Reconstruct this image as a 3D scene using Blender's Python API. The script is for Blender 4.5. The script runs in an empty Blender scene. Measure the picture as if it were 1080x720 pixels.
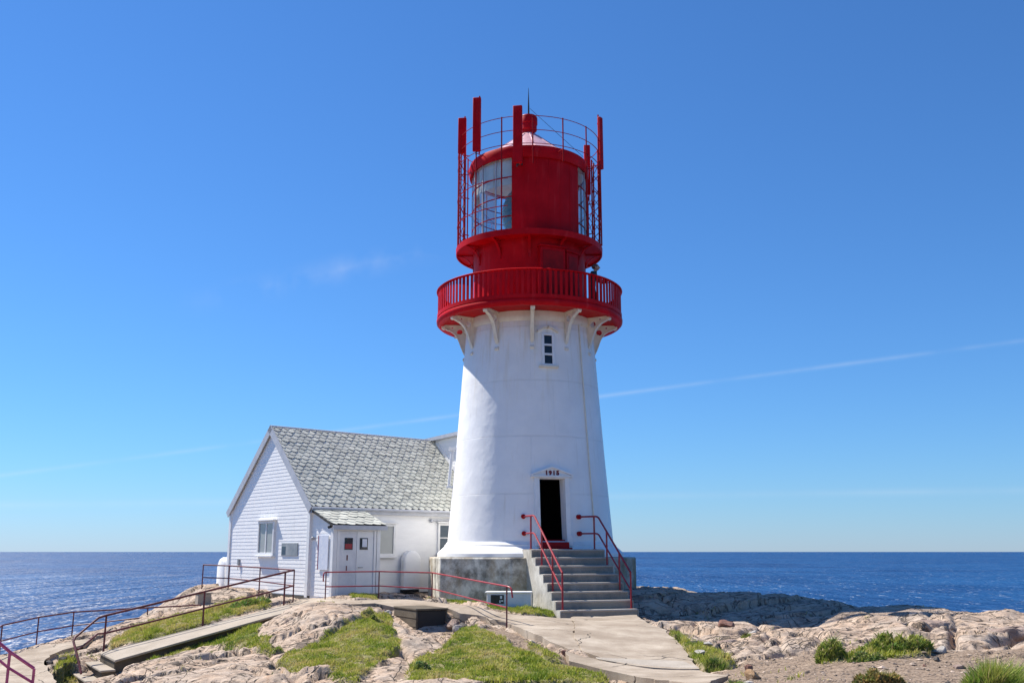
import bpy, bmesh, math, random
import numpy as np
from mathutils import Vector, Matrix
R = math.radians
random.seed(7)
rng = np.random.default_rng(11)
S = bpy.context.scene
COL = S.collection

# ------------------------------------------------------------------ camera model
FPX = 1020.0; HOR = 581.0
PITCH = math.atan((HOR-360)/FPX); CP, SP = math.cos(PITCH), math.sin(PITCH)
def W(px, py, d):
    u = (px-540)/FPX; v = (360-py)/FPX; den = CP-v*SP
    return Vector((u/den*d, d, (SP+v*CP)/den*d))
def zat(py, d): return W(540, py, d).z

# ------------------------------------------------------------------ helpers
INV = {}
def props(o, label=None, cat=None, group=None, kind=None):
    if label: o['label'] = label
    if cat: o['category'] = cat
    if group: o['group'] = group
    if kind: o['kind'] = kind
    return o
def thing(name, label, cat, loc=(0, 0, 0), rotz=0, group=None):
    o = bpy.data.objects.new(name, None); COL.objects.link(o)
    o.location = loc; o.rotation_euler = (0, 0, rotz); o.empty_display_size = .3
    INV[o.name] = (Matrix.Translation(loc) @ Matrix.Rotation(rotz, 4, 'Z')).inverted()
    return props(o, label, cat, group)
class MB:
    def __init__(s): s.v = []; s.f = []; s.sm = []; s.c = []
    def add(s, vs, fs, smooth=False, M=None, col=None):
        b = len(s.v)
        for p in vs:
            p = Vector(p)
            s.v.append(M @ p if M is not None else p)
        for f in fs:
            s.f.append([b+i for i in f]); s.sm.append(smooth); s.c.append(col)
        return s
    def box(s, lo, hi, M=None, col=None):
        x0, y0, z0 = lo; x1, y1, z1 = hi
        vs = [(x0,y0,z0),(x1,y0,z0),(x1,y1,z0),(x0,y1,z0),(x0,y0,z1),(x1,y0,z1),(x1,y1,z1),(x0,y1,z1)]
        return s.add(vs, [(0,3,2,1),(4,5,6,7),(0,1,5,4),(1,2,6,5),(2,3,7,6),(3,0,4,7)], False, M, col)
    def hexa(s, bot, top, M=None):
        n = len(bot)
        fs = [tuple(range(n))[::-1], tuple(range(n, 2*n))] + [(i, (i+1) % n, n+(i+1) % n, n+i) for i in range(n)]
        return s.add(list(bot)+list(top), fs, False, M)
    def tube(s, pts, r, n=8, M=None, closed=False):
        pts = [Vector(p) for p in pts]; m = len(pts)
        rs = r if isinstance(r, (list, tuple)) else [r]*m
        vs = []; prev = None
        for i, p in enumerate(pts):
            if closed: t = pts[(i+1) % m]-pts[i-1]
            else: t = pts[min(i+1, m-1)]-pts[max(i-1, 0)]
            t = t.normalized() if t.length > 1e-9 else Vector((0, 0, 1))
            a = Vector((0, 0, 1)) if abs(t.z) < .95 else Vector((1, 0, 0))
            if prev is not None and (prev-t*prev.dot(t)).length > .1: a = prev
            x = (a-t*a.dot(t)).normalized(); prev = x; y = t.cross(x)
            for k in range(n):
                q = 2*math.pi*k/n
                vs.append(p+x*(rs[i]*math.cos(q))+y*(rs[i]*math.sin(q)))
        fs = []
        for i in range(m if closed else m-1):
            j = (i+1) % m
            for k in range(n):
                k2 = (k+1) % n
                fs.append((i*n+k, i*n+k2, j*n+k2, j*n+k))
        s.add(vs, fs, True, M)
        if not closed:
            b = len(s.v)-len(vs)
            s.f.append([b+k for k in range(n)][::-1]); s.sm.append(False); s.c.append(None)
            s.f.append([b+(m-1)*n+k for k in range(n)]); s.sm.append(False); s.c.append(None)
        return s
    def lathe(s, prof, cx, cy, n=96, a0=0.0, a1=2*math.pi, closed=False, skip=None, smooth=True):
        full = abs(a1-a0-2*math.pi) < 1e-6
        cols = n if full else n+1
        vs = []
        for r, z in prof:
            for k in range(cols):
                a = a0+(a1-a0)*k/n
                vs.append((cx+r*math.sin(a), cy-r*math.cos(a), z))
        fs = []; m = len(prof)
        for i in range(m if closed else m-1):
            j = (i+1) % m
            for k in range(n):
                if skip and skip(i, k): continue
                k2 = (k+1) % cols
                fs.append((i*cols+k, i*cols+k2, j*cols+k2, j*cols+k))
        return s.add(vs, fs, smooth)
    def sphere(s, c, r, n=12, M=None, sc=(1, 1, 1)):
        vs = []; fs = []
        for i in range(n+1):
            t = math.pi*i/n
            for k in range(2*n):
                a = math.pi*k/n
                vs.append((c[0]+sc[0]*r*math.sin(t)*math.cos(a), c[1]+sc[1]*r*math.sin(t)*math.sin(a), c[2]+sc[2]*r*math.cos(t)))
        for i in range(n):
            for k in range(2*n):
                k2 = (k+1) % (2*n)
                fs.append((i*2*n+k, (i+1)*2*n+k, (i+1)*2*n+k2, i*2*n+k2))
        return s.add(vs, fs, True, M)
    def build(s, name, mat, parent=None, loc=None, sharp=35, bevel=0, label=None, fix=True):
        me = bpy.data.meshes.new(name)
        if parent is not None:
            inv = INV[parent.name]; vs = [inv @ p for p in s.v]
        elif loc is not None: vs = [p-Vector(loc) for p in s.v]
        else: vs = s.v
        me.from_pydata([tuple(p) for p in vs], [], s.f)
        me.polygons.foreach_set('use_smooth', s.sm)
        if any(c is not None for c in s.c):
            at = me.color_attributes.new('tint', 'FLOAT_COLOR', 'CORNER')
            buf = []
            for p, c in zip(me.polygons, s.c):
                c = c or (.5, .5, .5, 1)
                for _ in p.loop_indices: buf.extend(c)
            at.data.foreach_set('color', buf)
        me.validate()
        if fix:
            bm = bmesh.new(); bm.from_mesh(me)
            bmesh.ops.remove_doubles(bm, verts=bm.verts, dist=1e-5)
            bmesh.ops.recalc_face_normals(bm, faces=bm.faces)
            bm.to_mesh(me); bm.free()
        me.set_sharp_from_angle(angle=R(sharp))
        o = bpy.data.objects.new(name, me); COL.objects.link(o)
        if parent is not None:
            o.parent = parent; INV[o.name] = INV[parent.name]
        elif loc is not None: o.location = loc
        if parent is None: INV[o.name] = Matrix.Translation(loc or (0, 0, 0)).inverted()
        if mat: me.materials.append(mat)
        if bevel:
            b = o.modifiers.new('bevel', 'BEVEL'); b.width = bevel; b.segments = 2; b.limit_method = 'ANGLE'; b.angle_limit = R(40)
        if label: o['label'] = label
        return o

# ------------------------------------------------------------------ noise
def hsh(ix, iy, seed):
    h = (ix.astype(np.int64)*374761393+iy.astype(np.int64)*668265263+seed*1274126177) & 0xffffffff
    h = ((h ^ (h >> 13))*1274126177) & 0xffffffff
    return ((h ^ (h >> 16)) & 0xffff)/65535.0
def vnoise(x, y, seed=0):
    ix = np.floor(x); iy = np.floor(y); fx = x-ix; fy = y-iy
    def g(dx, dy):
        a = hsh(ix+dx, iy+dy, seed)*2*np.pi
        return np.cos(a)*(fx-dx)+np.sin(a)*(fy-dy)
    u = fx*fx*fx*(fx*(fx*6-15)+10); w = fy*fy*fy*(fy*(fy*6-15)+10)
    return 1.4*((g(0,0)*(1-u)+g(1,0)*u)*(1-w)+(g(0,1)*(1-u)+g(1,1)*u)*w)
def fbm(x, y, seed=0, o=4, gain=.5):
    t = 0; a = 1
    for i in range(o):
        t = t+a*vnoise(x, y, seed+i*17); x = x*2.03+3.1; y = y*2.03-1.7; a *= gain
    return t
def voro(x, y, seed=0):
    ix = np.floor(x); iy = np.floor(y)
    f1 = np.full(x.shape, 9.0); f2 = f1.copy(); cid = np.zeros(x.shape); tl = np.zeros(x.shape)
    for dx in (-1, 0, 1):
        for dy in (-1, 0, 1):
            cx = ix+dx; cy = iy+dy
            jx = cx+hsh(cx, cy, seed); jy = cy+hsh(cx, cy, seed+5)
            d = np.hypot(jx-x, jy-y); c = hsh(cx, cy, seed+9); tt = (hsh(cx, cy, seed+13)-.5)*(x-jx)+(hsh(cx, cy, seed+17)-.5)*(y-jy)
            near = d < f1
            f2 = np.where(near, f1, np.minimum(f2, d)); cid = np.where(near, c, cid); tl = np.where(near, tt, tl); f1 = np.where(near, d, f1)
    return f1, f2, cid, tl
def sstep(a, b, x):
    t = np.clip((x-a)/(b-a), 0, 1); return t*t*(3-2*t)

# ------------------------------------------------------------------ materials
def nd(nt, t, **k):
    n = nt.nodes.new(t)
    for a, b in k.items(): setattr(n, a, b)
    return n
def newmat(name):
    m = bpy.data.materials.new(name); m.use_nodes = True
    nt = m.node_tree; nt.nodes.clear()
    out = nd(nt, 'ShaderNodeOutputMaterial'); b = nd(nt, 'ShaderNodeBsdfPrincipled')
    nt.links.new(b.outputs[0], out.inputs[0])
    return m, nt, b
def noise(nt, vec, scale, detail=4, rough=.55, sc=None):
    n = nd(nt, 'ShaderNodeTexNoise'); n.inputs['Scale'].default_value = scale
    n.inputs['Detail'].default_value = detail; n.inputs['Roughness'].default_value = rough
    if sc:
        mp = nd(nt, 'ShaderNodeMapping'); mp.inputs['Scale'].default_value = sc
        nt.links.new(vec, mp.inputs[0]); vec = mp.outputs[0]
    nt.links.new(vec, n.inputs['Vector']); return n
def ramp(nt, fac, stops):
    r = nd(nt, 'ShaderNodeValToRGB'); e = r.color_ramp.elements
    while len(e) < len(stops): e.new(.5)
    for i, (p, c) in enumerate(stops):
        e[i].position = p; e[i].color = c if len(c) == 4 else (*c, 1)
    nt.links.new(fac, r.inputs[0]); return r
def mix(nt, fac, a, b, mode='MIX'):
    m = nd(nt, 'ShaderNodeMix', data_type='RGBA', blend_type=mode)
    for i, x in ((0, fac), (6, a), (7, b)):
        if hasattr(x, 'is_output'): nt.links.new(x, m.inputs[i])
        else: m.inputs[i].default_value = x if i == 0 else ((*x, 1) if len(x) == 3 else x)
    return m.outputs[2]
def math_(nt, op, a, b=None, c=None, clamp=False):
    m = nd(nt, 'ShaderNodeMath', operation=op, use_clamp=clamp)
    for i, x in enumerate((a, b, c)):
        if x is None: continue
        if hasattr(x, 'is_output'): nt.links.new(x, m.inputs[i])
        else: m.inputs[i].default_value = x
    return m.outputs[0]
def bump(nt, b, h, dist, strength=1.0, normal=None):
    n = nd(nt, 'ShaderNodeBump'); n.inputs['Distance'].default_value = dist; n.inputs['Strength'].default_value = strength
    nt.links.new(h, n.inputs['Height'])
    if normal is not None: nt.links.new(normal, n.inputs['Normal'])
    nt.links.new(n.outputs[0], b.inputs['Normal']); return n.outputs[0]
def coords(nt): return nd(nt, 'ShaderNodeTexCoord').outputs['Object']
def paint(name, c1, c2, rough=.45, scale=3, bumpd=.002, spec=.5, streak=None):
    m, nt, b = newmat(name); v = coords(nt)
    n = noise(nt, v, scale, 5)
    r = ramp(nt, n.outputs[0], [(.35, c1), (.68, c2)]); c = r.outputs[0]
    if streak:
        n2 = noise(nt, v, 1.0, 4, .6, sc=(6, 6, .5))
        f = ramp(nt, n2.outputs[0], [(.58, (0, 0, 0)), (.75, (1, 1, 1))])
        c = mix(nt, math_(nt, 'MULTIPLY', f.outputs[0], .55), c, streak)
    nt.links.new(c, b.inputs['Base Color'])
    b.inputs['Roughness'].default_value = rough; b.inputs['Specular IOR Level'].default_value = spec
    n3 = noise(nt, v, 18, 3)
    bump(nt, b, n3.outputs[0], bumpd)
    return m
M_red = paint('red_paint', (.44, .003, .008), (.57, .006, .012), .5, 1.7, spec=.08, streak=(.62, .05, .055))
M_redd = paint('dark_red_paint', (.28, .004, .006), (.42, .007, .009), .5, 6, spec=.14)
M_rail = paint('rail_red_paint', (.25, .008, .016), (.36, .02, .03), .4, 8)
M_rust = paint('rusty_rail_paint', (.075, .012, .016), (.16, .02, .026), .5, 7)
M_plum = paint('faded_magenta_rail_paint', (.36, .05, .14), (.46, .09, .2), .4, 8)
M_roofpink = paint('weathered_pink_roof_paint', (.60, .33, .36), (.70, .46, .48), .35, 3)
M_white = paint('white_trim_paint', (.74, .74, .74), (.82, .82, .81), .5, 3)
M_cream = paint('cream_iron_paint', (.70, .64, .52), (.78, .73, .62), .5, 5, streak=(.55, .42, .25))
M_greyt = paint('grey_trim_paint', (.42, .44, .48), (.52, .53, .56), .55, 4)
M_felt = paint('roofing_felt', (.03, .03, .03), (.06, .058, .055), .9, 6)
M_black = paint('black_paint', (.012, .012, .013), (.03, .028, .026), .5, 6)
M_metal = paint('dull_grey_metal', (.25, .26, .27), (.38, .38, .38), .4, 9)

def tower_mat():
    m, nt, b = newmat('white_tower_paint'); v = coords(nt)
    sx = nd(nt, 'ShaderNodeSeparateXYZ'); nt.links.new(v, sx.inputs[0])
    n = noise(nt, v, 1.3, 5); c = ramp(nt, n.outputs[0], [(.3, (.79, .79, .79)), (.7, (.87, .87, .865))]).outputs[0]
    # rust bleeding down from the gallery and below the window
    n2 = noise(nt, v, 1.0, 5, .6, sc=(5, 5, .35))
    st = ramp(nt, n2.outputs[0], [(.5, (0, 0, 0)), (.72, (1, 1, 1))]).outputs[0]
    top = nd(nt, 'ShaderNodeMapRange'); top.inputs[1].default_value = 5.9; top.inputs[2].default_value = 9.6
    nt.links.new(sx.outputs[2], top.inputs[0])
    f = math_(nt, 'MULTIPLY', math_(nt, 'MULTIPLY_ADD', st, .7, .25), top.outputs[0], clamp=True)
    c = mix(nt, math_(nt, 'MULTIPLY', f, 1.0), c, (.66, .55, .36))
    n3 = noise(nt, v, 1.0, 3, .6, sc=(9, 9, .25))
    f3 = ramp(nt, n3.outputs[0], [(.62, (0, 0, 0)), (.75, (1, 1, 1))]).outputs[0]
    c = mix(nt, math_(nt, 'MULTIPLY', f3, .22), c, (.55, .47, .34))
    nt.links.new(c, b.inputs['Base Color']); b.inputs['Roughness'].default_value = .5
    # plate seams every 1.85 m, soft dents
    fr = math_(nt, 'FRACT', math_(nt, 'MULTIPLY', math_(nt, 'ADD', sx.outputs[2], .2), 1/1.87))
    seam = math_(nt, 'LESS_THAN', fr, .018)
    nb = noise(nt, v, 2.2, 2); nf = noise(nt, v, 25, 3)
    h = math_(nt, 'ADD', math_(nt, 'MULTIPLY', nb.outputs[0], .6), math_(nt, 'MULTIPLY', nf.outputs[0], .06))
    an = math_(nt, 'ARCTAN2', sx.outputs[0], sx.outputs[1])
    row = math_(nt, 'FLOOR', math_(nt, 'MULTIPLY', math_(nt, 'ADD', sx.outputs[2], .2), 1/1.87))
    fv = math_(nt, 'FRACT', math_(nt, 'ADD', math_(nt, 'MULTIPLY', an, 10/6.2832), math_(nt, 'MULTIPLY', row, .5)))
    sv_ = math_(nt, 'LESS_THAN', fv, .012)
    h = math_(nt, 'SUBTRACT', h, math_(nt, 'MULTIPLY', math_(nt, 'MAXIMUM', seam, math_(nt, 'MULTIPLY', sv_, .5)), .4))
    bump(nt, b, h, .03)
    return m
M_tower = tower_mat()

def board_mat(name, c1, c2):
    m, nt, b = newmat(name); v = coords(nt)
    n = noise(nt, v, 2.0, 5, .6, sc=(1, 1, 4)); c = ramp(nt, n.outputs[0], [(.3, c1), (.7, c2)]).outputs[0]
    n2 = noise(nt, v, 1.0, 4, .6, sc=(3, 3, .6)); f = ramp(nt, n2.outputs[0], [(.6, (0, 0, 0)), (.8, (1, 1, 1))]).outputs[0]
    c = mix(nt, math_(nt, 'MULTIPLY', f, .25), c, (.5, .48, .45))
    nt.links.new(c, b.inputs['Base Color']); b.inputs['Roughness'].default_value = .6
    n3 = noise(nt, v, 30, 4, .6, sc=(.15, .15, 1)); bump(nt, b, n3.outputs[0], .004)
    return m
M_board = board_mat('white_clapboard', (.84, .835, .825), (.91, .905, .89))

def concrete(name, cols, scale=1.2, stain=None, cracks=0.0, bumpd=.02):
    m, nt, b = newmat(name); v = coords(nt)
    n = noise(nt, v, scale, 8, .65); c = ramp(nt, n.outputs[0], cols).outputs[0]
    if stain:
        n2 = noise(nt, v, 1.0, 6, .65, sc=(.9, .9, .5))
        f = ramp(nt, n2.outputs[0], [(.45, (0, 0, 0)), (.62, (1, 1, 1))]).outputs[0]
        c = mix(nt, math_(nt, 'MULTIPLY', f, .8), c, stain)
    n4 = noise(nt, v, 40, 3, .7)
    c = mix(nt, .35, c, ramp(nt, n4.outputs[0], [(.3, (.25, .24, .22)), (.7, (.95, .95, .95))]).outputs[0], 'MULTIPLY')
    h = math_(nt, 'ADD', math_(nt, 'MULTIPLY', n.outputs[0], .5), math_(nt, 'MULTIPLY', n4.outputs[0], .35))
    if cracks:
        nw = noise(nt, v, 1.5, 3); wv = nd(nt, 'ShaderNodeVectorMath', operation='MULTIPLY_ADD')
        nt.links.new(nw.outputs['Color'], wv.inputs[0]); wv.inputs[1].default_value = (.7, .7, .0); nt.links.new(v, wv.inputs[2])
        vo = nd(nt, 'ShaderNodeTexVoronoi', feature='DISTANCE_TO_EDGE'); vo.inputs['Scale'].default_value = cracks
        nt.links.new(wv.outputs[0], vo.inputs['Vector'])
        cr = ramp(nt, vo.outputs[0], [(0, (1, 1, 1)), (.012, (0, 0, 0))]).outputs[0]
        n5 = noise(nt, v, .6, 2); keep = ramp(nt, n5.outputs[0], [(.45, (0, 0, 0)), (.52, (1, 1, 1))]).outputs[0]
        cr = math_(nt, 'MULTIPLY', cr, keep)
        c = mix(nt, math_(nt, 'MULTIPLY', cr, .8), c, (.07, .06, .05))
        h = math_(nt, 'SUBTRACT', h, cr)
    nt.links.new(c, b.inputs['Base Color']); b.inputs['Roughness'].default_value = .9
    b.inputs['Specular IOR Level'].default_value = .2
    bump(nt, b, h, bumpd)
    return m
M_path = concrete('worn_concrete_path', [(.3, (.28, .225, .17)), (.48, (.41, .342, .27)), (.7, (.53, .458, .37))], 1.1, (.31, .25, .19), .5)
M_lip = concrete('pale_lit_edge_concrete', [(.3, (.42, .37, .32)), (.7, (.55, .50, .44))], 1.4)  # pale for worn edges, with the sunlit tread line put into the colour
M_strip = concrete('pale_patched_concrete', [(.3, (.34, .30, .25)), (.7, (.47, .42, .36))], 1.4)
M_plinth = concrete('mottled_plinth_concrete', [(.36, (.19, .18, .155)), (.48, (.45, .435, .385)), (.58, (.72, .70, .62))], 2.2, (.36, .27, .16))
M_step = concrete('grey_step_concrete', [(.3, (.17, .165, .155)), (.55, (.31, .295, .27)), (.75, (.46, .43, .38))], 2.2, (.36, .32, .26))
M_cheek = concrete('lit_side_pale_concrete', [(.34, (.36, .345, .31)), (.5, (.58, .56, .51)), (.66, (.70, .68, .63))], 2.4, (.42, .38, .31))  # paler than the steps; brightness of the sunlit stair side put in
M_box = concrete('brown_concrete_and_ramp_shade', [(.3, (.10, .082, .06)), (.7, (.175, .148, .112))], 2.5)  # chamber brown, reused to paint shade on the ramp base and risers
M_ramp = concrete('buff_ramp_concrete', [(.3, (.36, .31, .25)), (.7, (.47, .41, .34))], 1.5)
M_found = concrete('dark_foundation_stone', [(.3, (.07, .065, .06)), (.7, (.16, .15, .135))], 2.0)
M_bluewhite = paint('whitewashed_concrete', (.62, .63, .66), (.76, .76, .77), .7, 3, .01)

def slate_mat():
    m, nt, b = newmat('grey_slate'); v = coords(nt)
    a = nd(nt, 'ShaderNodeVertexColor', layer_name='tint')
    n = noise(nt, v, 6, 5, .65)
    c = mix(nt, .55, a.outputs[0], ramp(nt, n.outputs[0], [(.3, (.80, .81, .76)), (.7, (1, .995, .96))]).outputs[0], 'MULTIPLY')
    n2 = noise(nt, v, 14, 4); f = ramp(nt, n2.outputs[0], [(.6, (0, 0, 0)), (.7, (1, 1, 1))]).outputs[0]
    c = mix(nt, math_(nt, 'MULTIPLY', f, .5), c, (.62, .60, .5))
    nt.links.new(c, b.inputs['Base Color']); b.inputs['Roughness'].default_value = .55
    n3 = noise(nt, v, 22, 4); bump(nt, b, n3.outputs[0], .006)
    return m
M_slate = slate_mat()

def glass_mat(name, tint=(.9, .95, .96), refl=.08):
    m = bpy.data.materials.new(name); m.use_nodes = True; nt = m.node_tree; nt.nodes.clear()
    out = nd(nt, 'ShaderNodeOutputMaterial'); tr = nd(nt, 'ShaderNodeBsdfTransparent'); gl = nd(nt, 'ShaderNodeBsdfGlossy')
    tr.inputs[0].default_value = (*tint, 1); gl.inputs['Roughness'].default_value = .03
    lw = nd(nt, 'ShaderNodeLayerWeight'); lw.inputs[0].default_value = .35
    f = math_(nt, 'MULTIPLY_ADD', lw.outputs[0], .55, refl, True)
    mx = nd(nt, 'ShaderNodeMixShader'); nt.links.new(f, mx.inputs[0]); nt.links.new(tr.outputs[0], mx.inputs[1]); nt.links.new(gl.outputs[0], mx.inputs[2])
    nt.links.new(mx.outputs[0], out.inputs[0]); return m
M_glass = glass_mat('lantern_glass')
def pane_mat(name, c, rough=.08):
    m, nt, b = newmat(name); b.inputs['Base Color'].default_value = (*c, 1); b.inputs['Roughness'].default_value = rough
    v = coords(nt); n = noise(nt, v, 1.2, 2); bump(nt, b, n.outputs[0], .01); return m
M_pane = pane_mat('dark_window_pane', (.012, .014, .018))
M_pane_grey = pane_mat('curtain_and_reflection_pane', (.36, .38, .37), .12)  # grey is a drawn blind by the porch, a painted reflection in the gable
M_pane_blue = pane_mat('blue_window_pane', (.04, .07, .1), .08)
M_lens = pane_mat('green_lens_glass', (.10, .22, .22), .1)
M_ceiling = paint('stained_cream_ceiling', (.88, .82, .68), (.93, .89, .80), .6, 2.5, streak=(.5, .28, .1))
M_blue_notice = paint('pale_notice', (.62, .66, .76), (.72, .74, .8), .5, 6)
M_info = paint('grey_information_panel', (.24, .26, .27), (.36, .37, .36), .35, 3)
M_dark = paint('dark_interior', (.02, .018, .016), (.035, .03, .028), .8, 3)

# ------------------------------------------------------------------ ground: control points
CTRL = [  # px, py, depth
 (323,629,33.1),(243,622,37.7),(350,630,32.0),(397,629,33.1),(463,633,32.3),(553,645,30.4),(591,650,28.1),(671,649,28.7),
 (105,695,27.3),(304,637.5,31.0),(281,655,29.2),(200,687,26.6),(240,675,27.4),(121,712,25.6),(150,701,25.9),
 (534,660,24.8),(439,669,25.9),(474,667,26.1),(416,663,26.9),(470,643,27.5),(400,633,30.0),(530,655,25.8),(600,655,26.6),(640,690,21.0),(740,708,18.8),(700,665,24.5),(690,716,17.8),
 (300,720,17.6),(540,720,16.5),(800,720,15.0),(1060,720,14.2),(120,720,19.5),(0,724,24.5),(40,712,26.0),
 (900,690,18.2),(1000,680,19.0),(800,660,25.7),(767,656,27.4),(905,650,25.6),(969,651,24.8),
 (740,625,31.5),(700,625.5,31.5),(680,623,31.4),(853,625.5,30.0),(800,628,31),(915,638,28.0),(940,638.5,27.3),(978,640,26.0),(1004,647,25.5),(1029,650.5,25.0),(1080,652,24.5),
 (672,651,28.8),(720,655,28.0),
 (214,621,36.0),(226,625,35.5),(205,637,34.0),(156,653,33.0),(108,665,33.0),(77,673,33.0),(41,680,31.0),(0,692,29.0),(-60,705,27.0),
 (181,664,29.5),(250,640,32.0),(150,672,29.0),(130,678,29.2),(95,684,29.5),
 (200,697,23.6),(200,715,19.5),(90,722,24.9),(160,706,22.6),(250,690,23.0),(250,708,19.6),
 (340,641,27.4),(300,658,25.0),(285,684,22.3),(380,649,25.0),(340,683,21.6),(310,642,28.5),(410,645,26.5),
 (370,690,20.0),(400,665,22.5),(430,690,20.0),(450,672,22.5),(520,690,19.5),(500,670,22.0),(560,682,21.0),(600,708,18.2),
 (800,710,17.5),(760,680,22.0),(780,668,24.0),(870,688,19.5),(948,685,19.8),(1050,700,17.0),(1000,664,22.0),(1060,668,21.0),(860,660,24.0),(820,675,22.0),(1080,680,18.5),(930,660,23.0),
]
pts = [tuple(W(*c)) for c in CTRL]
pts += [(0,0,-1.65),(8,0,-1.7),(-8,0,-1.9),(0,8,-1.95),(9,8,-1.85),(-9,9,-2.5),(16,8,-1.8),(20,18,-1.8),(-16,10,-3.2),(-20,22,-3.4),(0,-10,-1.7),
        (4,38,-1.5),(-4,41,-1.5),(0.6,36,-1.5),(-8,42,-1.7),(-2,34,-1.55),(-6,37,-1.5),(18,26,-1.9),(-15,-8,-2.2),(15,-8,-1.8)]
P = np.array(pts); N = len(P)
def tps_u(r2): return np.where(r2 > 1e-12, r2*np.log(np.maximum(r2, 1e-12)), 0)
K = tps_u(((P[:, None, :2]-P[None, :, :2])**2).sum(-1))+np.eye(N)*.25
Q = np.hstack([np.ones((N, 1)), P[:, :2]])
A_ = np.zeros((N+3, N+3)); A_[:N, :N] = K; A_[:N, N:] = Q; A_[N:, :N] = Q.T
sol = np.linalg.solve(A_, np.concatenate([P[:, 2], np.zeros(3)]))
def base_z(x, y):
    x = np.asarray(x, float); y = np.asarray(y, float); sh = x.shape
    x = x.ravel(); y = y.ravel(); out = np.empty(x.size)
    for s in range(0, x.size, 20000):
        xs = x[s:s+20000]; ys = y[s:s+20000]
        k = tps_u((xs[:, None]-P[None, :, 0])**2+(ys[:, None]-P[None, :, 1])**2)
        out[s:s+20000] = k @ sol[:N]+sol[N]+sol[N+1]*xs+sol[N+2]*ys
    return out.reshape(sh)
DD = np.arange(11, 45, .04)
def G(px, py):
    w = W(px, py, 1.0); x = w.x*DD; z = w.z*DD
    h = base_z(x, DD); hit = np.nonzero(z <= h)[0]
    i = hit[0] if len(hit) else len(DD)-1
    return (float(x[i]), float(DD[i]))
def GP(poly): return np.array([G(*p) for p in poly])
def inside(poly, x, y):
    r = np.zeros(x.shape, bool); n = len(poly)
    for i in range(n):
        x0, y0 = poly[i]; x1, y1 = poly[(i+1) % n]
        if y0 == y1: continue
        c = ((y0 > y) != (y1 > y)) & (x < (x1-x0)*(y-y0)/(y1-y0)+x0)
        r ^= c
    return r
def segdist(pl, x, y, closed=False):
    d = np.full(x.shape, 1e9); n = len(pl)
    for i in range(n if closed else n-1):
        ax, ay = pl[i]; bx, by = pl[(i+1) % n]
        L2 = (bx-ax)**2+(by-ay)**2+1e-12
        t = np.clip(((x-ax)*(bx-ax)+(y-ay)*(by-ay))/L2, 0, 1)
        d = np.minimum(d, np.hypot(x-ax-t*(bx-ax), y-ay-t*(by-ay)))
    return d
def sdf(poly, x, y):  # negative inside
    d = segdist(poly, x, y, True); return np.where(inside(poly, x, y), -d, d)

GRASS = [
 [(390,647),(405,648),(412,652),(413,662),(421,678),(424,690),(412,695),(405,703),(392,708),(372,722),(350,718),(346,706),(330,707),(322,711),(298,711),(292,699),(300,692),(320,688),(335,678),(362,662),(380,652)],
 [(484,668),(495,664),(511,667),(524,674),(533,680),(552,690),(572,697),(600,706),(640,710),(640,724),(430,724),(433,706),(440,698),(455,689),(470,678)],
 [(150,702),(183,684),(230,668),(277,656),(272,668),(270,674),(280,680),(290,684),(300,688),(286,691),(262,684),(243,681),(214,684),(190,690),(160,704)],
 [(118,676),(145,661),(180,652),(214,645),(235,638),(253,634),(281,634),(283,640),(255,647),(222,657),(190,668),(150,676),(116,684)],
 [(452,632),(463,634),(507,637),(553,641),(560,640),(588,650),(550,649),(515,641.5),(475,636)],
 [(707,668),(716,670),(726,680),(748,682),(765,690),(772,700),(760,705),(742,706),(728,694),(716,680)],
 [(60,700),(78,694),(82,704),(76,716),(58,712)],
 [(570,694),(590,697),(608,704),(590,704)],
 [(556,676),(566,680),(588,690),(590,694),(574,690),(560,682)],
 [(370,629),(395,630),(398,633),(372,633)],
 [(860,690),(880,690),(935,690),(985,684),(984,690),(940,693),(868,698)],
 [(333,637),(350,636),(352,639),(338,640)],
]
GRASSW = [GP(p) for p in GRASS]
GRAVEL = GP([(742,709),(780,700),(790,692),(830,692),(850,686),(880,682),(960,682),(985,680),(1010,684),(1040,684),(1100,682),(1150,760),(700,760),(720,722)])
GRAVEL2 = GP([(530,657),(548,664),(562,672),(580,682),(605,692),(640,701),(660,709),(600,704),(570,694),(548,685),(532,676),(512,664)])
PATHS = {
 'upper': [(316,632.5),(345,631.5),(372,634),(398,633.5),(430,633),(450,635),(475,637.5),(510,643),(550,650),(590,653),(604,653),(606,672),(614,688),(600,686),(580,678),(560,668),(545,662),(530,655.5),(505,650),(485,648),(473,643),(440,643.5),(415,641),(395,637),(360,638.5),(330,638),(305,640)],
 'apron': [(604,652),(672,650),(700,665),(716,680),(738,708),(690,706.5),(640,698.5),(614,688.5),(606,672)],
 'lip': [(628,696),(660,697.6),(700,699),(722,700.5),(737,707.3),(712,706.8),(690,705.3),(650,700.6),(632,697.6)],
 'band': [(596,688),(606,690.5),(640,699),(690,706.8),(730,708.2),(738,708.3),(768,713.5),(742,723),(690,717),(640,708),(600,698)],
 'lower': [(-80,745),(-80,706),(0,694),(45,682),(80,676),(98,674),(90,680),(66,686),(52,692),(46,700),(56,714),(84,723),(70,745)],
}
PATHW = {k: GP(v) for k, v in PATHS.items()}
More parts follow.
